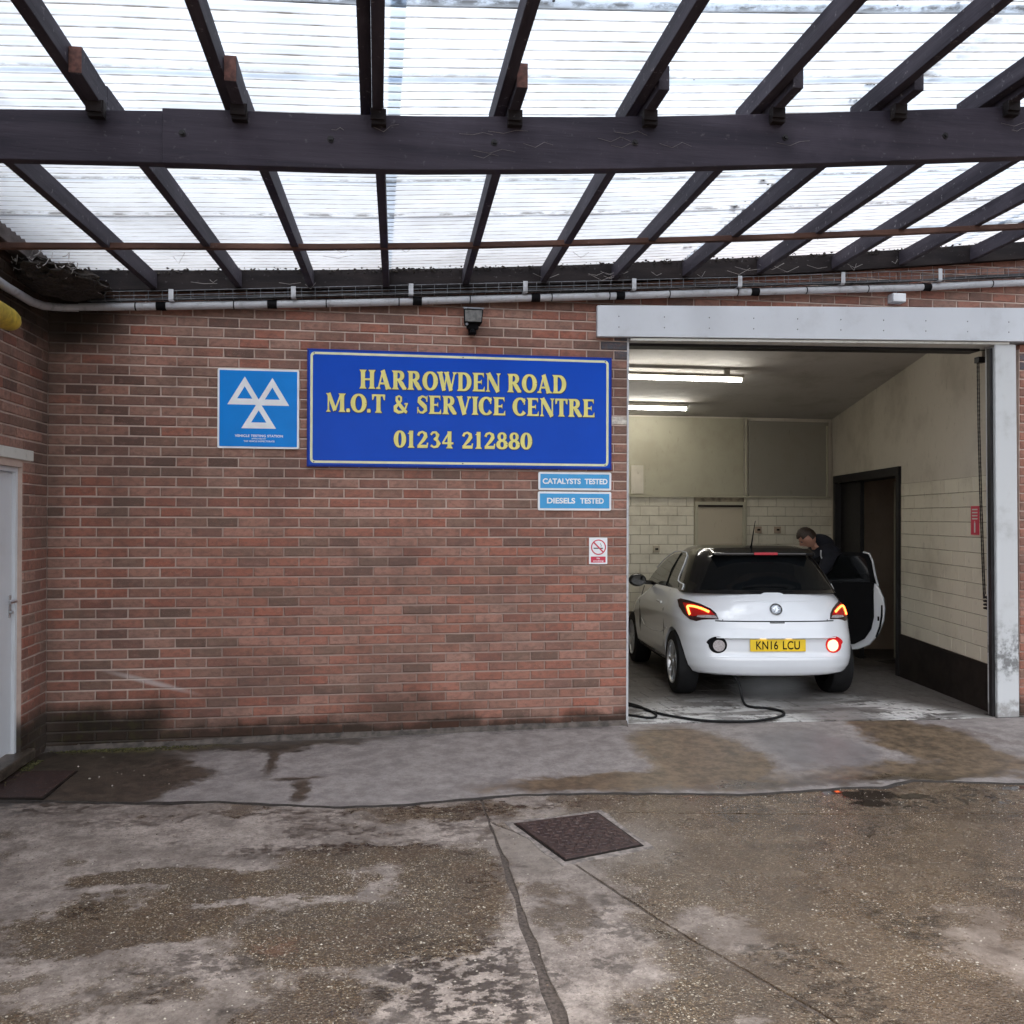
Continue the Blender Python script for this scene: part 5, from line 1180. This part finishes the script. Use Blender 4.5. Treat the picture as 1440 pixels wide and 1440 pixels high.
def grearn(x, z, o):
    p = Vector((x, g_rear(x, z), z)); e = .004
    dx = Vector((2*e, g_rear(x+e, z)-g_rear(x-e, z), 0)); dz = Vector((0, g_rear(x, z+e)-g_rear(x, z-e), 2*e)); n = dx.cross(dz).normalized()
    if n.y > 0: n = -n
    return p+n*o
hw = lambda z: cinterp(z, [1.035,1.1,1.2,1.3,1.345], [.64,.60,.55,.50,.44])
out = [(-hw(z), z) for z in (1.035,1.08,1.14,1.2,1.26,1.31,1.345)] + [(hw(z), z) for z in (1.345,1.31,1.26,1.2,1.14,1.08,1.035)]
patch(out, grearn, 'rear_window', 'glass', .006, 4)
def sidemap(s): return lambda y, z, o: Vector((s*(g_side(y, z)+o), y, z))
for s in (-1, 1):
    so = [(.78,1.035),(.80,1.07),(.90,1.09),(.90,1.30),(.98,1.35),(1.2,1.375),(1.5,1.37),(1.75,1.33),(2.0,1.22),(2.2,1.12),(2.35,1.035)]
    patch(so, sidemap(s), 'side_window', 'side_glass', .005, 4)
    ln = [(.60,1.02),(.60,1.05),(.62,1.075),(.74,1.085),(.84,1.10),(.87,1.14),(.875,1.28),(.93,1.355),(1.05,1.385),(1.3,1.398),(1.6,1.385),(1.85,1.32),(2.1,1.2)]
    m2 = MB(); m2.tube([sidemap(s)(y, z, .008) for y, z in ln], .0065, 6); m2.build('chrome_trim', M['sign_white'], car, smooth=True)
    m2 = MB(); m2.tube([sidemap(s)(y, z, .008) for y, z in ((1.30,1.03),(1.30,1.2),(1.22,1.375))], .012, 6); m2.build('window_pillar', M['trim_black'], car)
# spoiler with brake light
sp_ = [(-.50,.40),(-.40,.375),(-.2,.36),(0,.355),(.2,.36),(.4,.375),(.50,.40)]
mb = MB(); vs = []
for x, y in sp_: vs += [(x, y, 1.362), (x, y-.004, 1.388), (x, y+.16, 1.43), (x, y+.16, 1.36)]
fs = [(0,1,2,3), tuple(4*6+k for k in (3,2,1,0))]
for i in range(6):
    for k in range(4): fs.append((4*i+k, 4*i+(k+1) % 4, 4*(i+1)+(k+1) % 4, 4*(i+1)+k))
mb.add(vs, fs); bevel(mb.build('spoiler', M['gloss_black'], car), .008, 3)
mb = MB(); mb.box(-.115, .115, .343, .36, 1.366, 1.392); bevel(mb.build('brake_light', M['lamp_off'], car), .005)
# tailgate: seam, crease, badge, catch
def surf_tube(pts, r_, name, mat, off=0):
    m2 = MB(); m2.tube([rearmapn(x, z, off) for x, z in pts], r_, 6); return m2.build(name, M[mat], car, smooth=True)
surf_tube([(-.56+.02*k, .755) for k in range(57)], .0055, 'tailgate_seam', 'trim_black')
surf_tube([(-.64+.02*k, 1.022) for k in range(65)], .008, 'window_seal', 'trim_black', .0)
surf_tube([(-.40+.02*k, .935+.004*math.cos(k*.15)) for k in range(41)], .005, 'tailgate_crease', 'paint', .001)
surf_tube([(-.56+.02*k, .605) for k in range(57)], .006, 'bumper_lip', 'paint', -.0)
for s_x in (-1, 1): surf_tube([(s_x*(.49+.004*k), .765+.0*k) for k in range(3)], .004, 'lamp_seam', 'trim_black')
surf_tube([(-.62+.02*k, .425) for k in range(63)], .004, 'bumper_crease', 'paint', -.001)
mb = MB(); mb.box(-.07, .07, rear_y(0, .745)-.006, rear_y(0, .745)+.02, .737, .75); bevel(mb.build('tailgate_catch', M['galv'], car), .003)
by = rear_y(0, .865)
TB = Matrix.Translation((0, by, .862)) @ Matrix.Rotation(-math.atan2(rear_y(0, .90)-rear_y(0, .82), .08), 4, 'X') @ Matrix.Translation((0, -by-.003, -.862))
def tilt(m): m.v = [tuple(TB @ Vector(p)) for p in m.v]; return m
bd = MB(); bd.lathe([(.006, .058), (-.008, .057), (-.011, .052), (-.006, .046), (.0, .044)], 32, 'Y', (0, by-.004, .862), cap=False); bd.lathe([(-.002, .047), (-.004, .001)], 28, 'Y', (0, by-.004, .862)); badge = tilt(bd).build('badge', M['badge_metal'], car, smooth=True)
gfn = MB()
for k, q in enumerate(strip([(-.032, .0, .006), (-.012, .014, .016), (.0, .026, .014), (.014, .030, .010)])+strip([(.0, .024, .014), (.008, .0, .02), (.0, -.022, .016), (-.012, -.034, .008)])+strip([(.008, .0, .012), (.03, -.006, .007)])+strip([(-.012, .012, .008), (-.02, -.012, .006)])):
    gfn.prism([(v.x, v.y+.862) for v in q], by-.0115-.0001*k, by-.004)
g_ = tilt(gfn).build('badge_griffin', M['chrome']); g_.parent = badge
# number plate
py = rear_y(0, .535)
mb = MB(); mb.prism(rrect(-.26, .26, .480, .591, .006), py-.012, py-.004); plt = mb.build('number_plate', M['plate'], car)
o = text_mb('KN16', -.205, .0, .498, .576, py-.0125, .016, 1.05).build('lettering', M['trim_black']); o.parent = plt
o = text_mb('LCU', .045, .205, .498, .576, py-.0125, .016, 1.05).build('lettering', M['trim_black']); o.parent = plt
for x in (-.14, .10): mb = MB(); mb.box(x-.03, x+.03, py-.018, py-.004, .597, .603); mb.build('plate_light', M['plate_lamp'], car)
# tail lamps
LO = [(-.815,.93),(-.79,.945),(-.72,.928),(-.64,.902),(-.565,.862),(-.525,.82),(-.505,.760),(-.60,.758),(-.66,.75),(-.71,.732),(-.76,.745),(-.80,.79),(-.822,.86)]
def shrinkp(P, k, c): return [(c[0]+(x-c[0])*k, c[1]+(z-c[1])*k) for x, z in P]
for s in (-1, 1):
    LOs = shrinkp(LO, .9, (-.70, .84)); q = [(-s*x, z) for x, z in LOs] if s > 0 else LOs
    lamp = patch(q, rearmapn, 'tail_light', 'lamp_dark', .008, 3); 
    c = (-.69*(1 if s < 0 else -1), .835)
    q2 = [(-.785,.905),(-.72,.903),(-.64,.878),(-.57,.840),(-.535,.80),(-.60,.80),(-.68,.79),(-.735,.775),(-.775,.80)]; q2 = [(x if s < 0 else -x, z) for x, z in shrinkp(q2, .9, (-.70, .84))]
    l2 = patch(q2, rearmapn, 'red_lens', 'lamp_red', .011, 2); l2.parent = lamp
    q3 = [(-.54,.795),(-.517,.772),(-.60,.768),(-.66,.768),(-.70,.772),(-.69,.789),(-.60,.797)]; q3 = [(x if s < 0 else -x, z) for x, z in shrinkp(q3, .9, (-.70, .84))]
    l3 = patch(q3, rearmapn, 'clear_lens', 'lamp_clear', .011, 2); l3.parent = lamp
    m2 = MB(); path = [(-.752,.792),(-.757,.83),(-.755,.872),(-.70,.872),(-.64,.853),(-.585,.828)]
    path = [(x if s < 0 else -x, z) for x, z in shrinkp(path, .9, (-.70, .84))]; m2.tube([rearmapn(x, z, .012) for x, z in smooth_path([(x, 0, z) for x, z in path], 4) for x, z in [(x, z)]] if False else [rearmapn(v.x, v.z, .012) for v in smooth_path([(x, 0, z) for x, z in path], 4)], .0105, 8)
    l4 = m2.build('light_guide', M['lamp_glow'], smooth=True); l4.parent = lamp
    # round lamp low in the bumper
    cx_ = s*.545; cz0 = .535
    tear = [(cx_+s*.082*math.cos(a)*(1.25 if math.cos(a) > 0 and math.sin(a) > 0 else 1)-s*.0, cz0+.078*math.sin(a)) for a in [R(k*15) for k in range(24)]]
    hous = patch(tear if s > 0 else tear, rearmapn, 'bumper_lamp', 'fog_ring' if s > 0 else 'trim_black', .004, 2)
    disc = [(cx_-s*.01+.054*math.cos(R(k*18)), cz0-.006+.054*math.sin(R(k*18))) for k in range(20)]
    l5 = patch(disc, rearmapn, 'fog_lens' if s > 0 else 'reversing_lens', 'fog_glow' if s > 0 else 'lamp_clear', .010, 2); l5.parent = hous
# wiper, aerial, mirrors, handle, fuel flap
m2 = MB(); m2.tube([grearn(x, z, .016) for x, z in ((.16,1.055),(.1,1.062),(0,1.067),(-.1,1.065),(-.2,1.06),(-.27,1.055))], .006, 6); m2.build('rear_wiper', M['trim_black'], car, smooth=True)
m2 = MB(); m2.tube([(-.06,.62,1.44),(-.06,.60,1.47),(-.06,.50,1.66),(-.06,.475,1.70)], [.014,.008,.004,.003], 8); m2.build('aerial', M['trim_black'], car, smooth=True)
for s in (-1, 1):
    if s > 0: continue
    bm = bmesh.new(); bmesh.ops.create_uvsphere(bm, u_segments=20, v_segments=12, radius=1)
    for v in bm.verts: v.co = Vector((v.co.x*.105+s*.93, v.co.y*(.06 if v.co.y < 0 else .10)+2.12, v.co.z*.075+1.055))
    me = bpy.data.meshes.new('mirror'); bm.to_mesh(me); bm.free(); mi = obj('mirror', me, M['gloss_black'], car, True)
    m2 = MB(); m2.prism([(s*.93+.082*math.cos(R(k*20)), 1.055+.056*math.sin(R(k*20))) for k in range(18)], 2.054, 2.07); g2 = m2.build('mirror_glass', M['glass']); g2.parent = mi
    m2 = MB(); m2.tube([(s*.70, 2.14, 1.02), (s*.85, 2.13, 1.03)], .025, 8); g3 = m2.build('mirror_arm', M['gloss_black']); g3.parent = mi
def body_side(s, y, z, o): return Vector((s*(side_x(y, z)+o), y, z))
m2 = MB(); m2.tube([body_side(-1, y, .87+.004*math.sin((y-1.2)*10), .02) for y in (1.10, 1.15, 1.2, 1.25, 1.30)], .012, 8); m2.build('door_handle', M['paint'], car, smooth=True)
m2 = MB(); m2.tube([body_side(-1, y, z, .0) for y, z in ((1.02,1.0),(1.03,.8),(1.04,.6),(1.06,.42),(1.2,.30),(1.6,.27),(2.1,.27),(2.3,.32),(2.36,.5),(2.36,.8),(2.36,.98))], .005, 5); m2.build('door_seam', M['trim_black'], car)
m2 = MB(); m2.tube([body_side(-1, y, z, .0) for y, z in ((.92,.62),(1.15,.56),(1.6,.53),(2.1,.54),(2.3,.60))], .006, 6); m2.build('side_crease', M['paint'], car)
# open right-hand door
DL = 1.22; th = R(60)
dr = empty('open_door'); dr.parent = car; dr.location = (.80, 2.50, 0); dr.rotation_euler = (0, 0, -(math.pi/2-th)); 
# local +x runs from hinge to trailing edge, local -y faces the camera (inner side)
ol = [(0,.30),(.2,.25),(.7,.235),(.95,.26),(1.08,.32),(1.18,.45),(1.235,.60),(1.25,.74),(1.235,.86),(1.19,.97),(1.165,1.02),(1.0,1.03),(.2,1.0),(0,.98)]
il = [(.03,.33),(.7,.30),(.92,.325),(1.03,.39),(1.10,.50),(1.13,.64),(1.13,.80),(1.13,.96),(1.14,1.035),(.1,1.035),(.03,.95)]
mb = MB(); mb.prism(ol, -.05, .06); bevel(mb.build('door_skin', M['paint'], dr), .02, 3)
mb = MB(); mb.prism(il, -.085, -.0505); inn = bevel(mb.build('door_lining', M['trim_black'], dr), .012, 2)
mb = MB(); mb.tube([(.25, -.10, .72), (.5, -.12, .74), (.75, -.10, .72)], .018, 8); hh = mb.build('pull_handle', M['rubber'], smooth=True); hh.parent = inn
mb = MB(); mb.prism([(1.155,.40),(1.20,.52),(1.222,.66),(1.222,.78),(1.205,.78),(1.20,.66),(1.18,.54),(1.14,.42)], -.0535, -.0502); mb.build('rubber_seal', M['trim_black'], dr)
mb = MB(); mb.box(1.165, 1.185, -.056, -.052, .60, .65); mb.build('latch', M['trim_black'], dr)
wf = [(.15,1.0),(.42,1.26),(.55,1.345),(.75,1.385),(1.02,1.38),(1.09,1.35),(1.125,1.22),(1.165,1.0)]; wi = [(.30,1.03),(.46,1.22),(.58,1.31),(.76,1.345),(.98,1.34),(1.04,1.31),(1.065,1.2),(1.09,1.03)]
mb = MB(); ring(mb, wf, wi, -.03, .02); mb.build('window_frame', M['trim_black'], dr)
mb = MB(); mb.prism(wi, -.008, -.002); mb.build('window_glass', M['glass'], dr)
mb = MB(); mb.tube([(1.02, -.033, 1.385), (1.085, -.033, 1.365), (1.12, -.033, 1.28), (1.145, -.033, 1.12), (1.175, -.04, 1.0)], .012, 6); mb.build('frame_edge', M['paint'], dr, smooth=True)

# ------------------------------------------------------------------ the man behind the car
per = empty('person', (7.62, 3.0, fz(3.0)), 'man in a navy hooded top with white piping, stooping at the open car door', 'person')
def skin_mesh(name, J, E, mat, par, sub=2, root=0):
    me = bpy.data.meshes.new(name); me.from_pydata([j[0] for j in J], E, []); o = obj(name, me, mat); 
    o.modifiers.new('skin', 'SKIN'); s_ = me.skin_vertices[0].data if me.skin_vertices else None
    if s_ is None:
        bm = bmesh.new(); bm.from_mesh(me); bm.verts.layers.skin.verify(); bm.to_mesh(me); bm.free(); s_ = me.skin_vertices[0].data
    for k, j in enumerate(J):
        r_ = j[1]; s_[k].radius = (r_, r_) if not isinstance(r_, tuple) else r_; s_[k].use_root = (k == root)
    if sub: m_ = o.modifiers.new('sub', 'SUBSURF'); m_.levels = sub; m_.render_levels = sub
    bpy.context.view_layer.update(); me2 = bpy.data.meshes.new_from_object(o.evaluated_get(bpy.context.evaluated_depsgraph_get())); o.modifiers.clear(); o.data = me2
    me2.polygons.foreach_set('use_smooth', [True]*len(me2.polygons)); o.parent = par; return o
# local axes = world; he faces left (-x) and leans that way
hd_c = Vector((-.19, -.10, 1.545))
J = []; E = []
def j(p, r_, par=None):
    J.append((p, r_)); 
    if par is not None: E.append((par, len(J)-1))
    return len(J)-1
pel = j((.17, .05, .92), .12); ab = j((.16, .03, 1.10), .11, pel); chs = j((.10, -.01, 1.26), .12, ab); upb = j((.03, -.03, 1.38), .085, chs); nk = j((-.06, -.06, 1.47), .052, upb); hdj = j((-.13, -.08, 1.53), .055, nk)
for s in (-1, 1):
    hip = j((.16, .05+s*.10, .86), .085, pel); kn = j((.14, .06+s*.11, .50), .055, hip); an = j((.18, .06+s*.12, .10), .045, kn); he = j((.17, .06+s*.12, .045), .042, an); to = j((.02, .06+s*.13, .035), .034, he)
    sh_ = j((.04, -.03+s*.15, 1.37), .05, upb); el = j((-.09, -.02+s*.24, 1.12), .038, sh_); wr = j((-.34, -.04+s*.16, 1.06), .030, el); pm = j((-.41, -.04+s*.145, 1.055), .030, wr)
    for q, (dy, L, dz) in enumerate(((-.030, .075, .0), (-.010, .085, .004), (.010, .08, .003), (.028, .062, -.002))):
        a1 = j((-.44, -.04+s*.145+dy, 1.055+dz), .0095, pm); a2 = j((-.44-L*.5, -.04+s*.145+dy*1.1, 1.045+dz), .0085, a1); j((-.44-L*.85, -.04+s*.145+dy*1.1, 1.02+dz), .0075, a2)
    b1 = j((-.385, -.04+s*.145-s*.042, 1.05), .0105, pm); j((-.42, -.04+s*.145-s*.062, 1.04), .009, b1)
skin_mesh('body', J, E, M['skin'], per, 1)
# clothes: slightly fuller skins over the same frame
def sub_sk(name, items, mat, sub=1):
    JJ = []; EE = []
    for p, r_, par in items:
        JJ.append((p, r_)); 
        if par is not None: EE.append((par, len(JJ)-1))
    return skin_mesh(name, JJ, EE, mat, per, sub)
hood = [((.19,.05,.86), .185, None), ((.18,.03,1.10), .185, 0), ((.13,-.01,1.27), .205, 1), ((.07,-.03,1.39), .165, 2), ((-.015,-.045,1.47), .092, 3),
        ((.03,.15,1.385), .09, 3), ((-.09,.22,1.12), .065, 5), ((-.31,.12,1.07), .046, 6), ((.05,-.22,1.37), .10, 3), ((-.09,-.26,1.12), .065, 8), ((-.31,-.20,1.07), .046, 9)]
top = sub_sk('hooded_top', hood, M['navy'])
sub_sk('trousers', [((.16,.05,.90), .165, None), ((.16,.16,.80), .112, 0), ((.14,.17,.50), .082, 1), ((.18,.18,.11), .072, 2), ((.16,-.06,.80), .112, 0), ((.14,-.06,.50), .082, 4), ((.18,-.07,.11), .072, 5)], M['denim'])
for s in (-1, 1): sub_sk('shoe', [((.20,.06+s*.12,.055), .052, None), ((.08,.06+s*.125,.045), .050, 0), ((-.02,.06+s*.13,.038), .042, 1)], M['rubber'])
# hood lying on the shoulders
bm = bmesh.new(); bmesh.ops.create_uvsphere(bm, u_segments=24, v_segments=14, radius=1)
for v in bm.verts: v.co = Vector((v.co.x*.14+.035, v.co.y*.14-.05, v.co.z*.10+1.485-.25*v.co.x*.12))
me = bpy.data.meshes.new('hood'); bm.to_mesh(me); bm.free(); obj('hood', me, M['navy'], per, True)
mb = MB(); mb.tube(smooth_path([(-.075,-.215,1.40),(-.078,-.222,1.33),(-.055,-.235,1.29),(-.02,-.24,1.27),(.0,-.24,1.22)]), .007, 6); mb.build('piping', M['white_cord'], per, smooth=True)
mb = MB(); mb.tube(smooth_path([(.07,-.16,1.475),(.12,-.19,1.44),(.17,-.20,1.39)]), .005, 6); mb.build('piping', M['white_cord'], per, smooth=True)
# head: looks down and to the left
hm = Matrix.Translation(hd_c) @ Matrix.Rotation(R(-12), 4, 'Z') @ Matrix.Rotation(R(-42), 4, 'Y')
def headpt(v):       # local: face towards -x, z up; half-size about .095 deep, .075 wide, .115 high
    x, y, z = v; X = x*.098; Yy = y*.076; Z = z*.118
    if z < -.1: X *= 1+.12*z; Yy *= 1+.35*z                      # jaw narrows
    if x < 0:
        nose = math.exp(-((y/.16)**2))*math.exp(-(((z+.12)/.20)**2)); X -= .030*nose
        X += .010*math.exp(-(((abs(y)-.38)/.16)**2))*math.exp(-(((z-.05)/.12)**2))   # eye sockets
        X -= .008*math.exp(-((y/.3)**2))*math.exp(-(((z+.52)/.09)**2)); X -= .012*math.exp(-((y/.35)**2))*math.exp(-(((z+.85)/.16)**2))
    return hm @ Vector((X, Yy, Z))
bm = bmesh.new(); bmesh.ops.create_uvsphere(bm, u_segments=40, v_segments=28, radius=1)
for v in bm.verts: v.co = headpt(v.co)
for s in (-1, 1):
    r_ = bmesh.ops.create_uvsphere(bm, u_segments=10, v_segments=8, radius=1)
    for v in r_['verts']: v.co = hm @ Vector((v.co.x*.020+.008, s*.076+v.co.y*.010, v.co.z*.032-.01))
me = bpy.data.meshes.new('head'); bm.to_mesh(me); bm.free(); obj('head', me, M['skin'], per, True)
for s in (-1, 1):
    m2 = MB(); m2.lathe([(-.012, .001), (-.009, .007), (0, .0105), (.009, .007), (.012, .001)], 12, 'X'); m2.v = [tuple(hm @ Vector((p[0]-.083, p[1]+s*.029, p[2]+.006))) for p in m2.v]; m2.build('eye', M['sign_dark'], per, smooth=True)
    m2 = MB(); m2.box(-.0985, -.094, s*.029-.014, s*.029+.014, .021, .026); m2.v = [tuple(hm @ Vector(p)) for p in m2.v]; m2.build('eyebrow', M['hair'], per)
m2 = MB(); m2.box(-.1, -.0955, -.022, .022, -.057, -.052); m2.v = [tuple(hm @ Vector(p)) for p in m2.v]; m2.build('mouth', simple('lips', (.30,.11,.09), .5, var=0), per)
bm = bmesh.new(); bmesh.ops.create_uvsphere(bm, u_segments=40, v_segments=28, radius=1)
dl = [v for v in bm.verts if v.co.z < .18 and v.co.x < .12 or v.co.z < -.35 or (v.co.x < -.62 and v.co.z < .52)]
bmesh.ops.delete(bm, geom=dl, context='VERTS')
for v in bm.verts:
    k = 1.10+.05*mnoise.noise(v.co*9); p = Vector((v.co.x*.103*k, v.co.y*.080*k, v.co.z*.122*k)); v.co = hm @ p
bmesh.ops.solidify(bm, geom=list(bm.faces), thickness=.012); me = bpy.data.meshes.new('hair'); bm.to_mesh(me); bm.free(); obj('hair', me, M['hair'], per, True)

# ------------------------------------------------------------------ exhaust vapour
def steam():
    mt = bpy.data.materials.new('exhaust_vapour'); mt.use_nodes = True; nt = mt.node_tree; nt.nodes.clear()
    o = nt.nodes.new('ShaderNodeOutputMaterial'); v = nt.nodes.new('ShaderNodeVolumePrincipled'); v.inputs['Color'].default_value = (.9,.92,.95,1)
    tc = nt.nodes.new('ShaderNodeTexCoord'); gr_ = nt.nodes.new('ShaderNodeTexGradient'); gr_.gradient_type = 'SPHERICAL'
    ns = nt.nodes.new('ShaderNodeTexNoise'); ns.inputs['Scale'].default_value = 2.2; ns.inputs['Detail'].default_value = 3
    mu = nt.nodes.new('ShaderNodeMath'); mu.operation = 'MULTIPLY'; m2_ = nt.nodes.new('ShaderNodeMath'); m2_.operation = 'MULTIPLY'; m2_.inputs[1].default_value = 2.5
    nt.links.new(tc.outputs['Object'], gr_.inputs[0]); nt.links.new(tc.outputs['Object'], ns.inputs['Vector']); nt.links.new(gr_.outputs['Fac'], mu.inputs[0]); nt.links.new(ns.outputs[0], mu.inputs[1]); nt.links.new(mu.outputs[0], m2_.inputs[0]); nt.links.new(m2_.outputs[0], v.inputs['Density']); nt.links.new(v.outputs[0], o.inputs['Volume'])
    bm = bmesh.new(); bmesh.ops.create_icosphere(bm, subdivisions=2, radius=1); me = bpy.data.meshes.new('exhaust_vapour'); bm.to_mesh(me); bm.free()
    s_ = obj('exhaust_vapour', me, mt); s_.location = (6.02, .95, .09); s_.scale = (.42, .45, .17); tag(s_, 'thin exhaust vapour drifting out below the car bumper', 'vapour', kind='stuff')
steam()
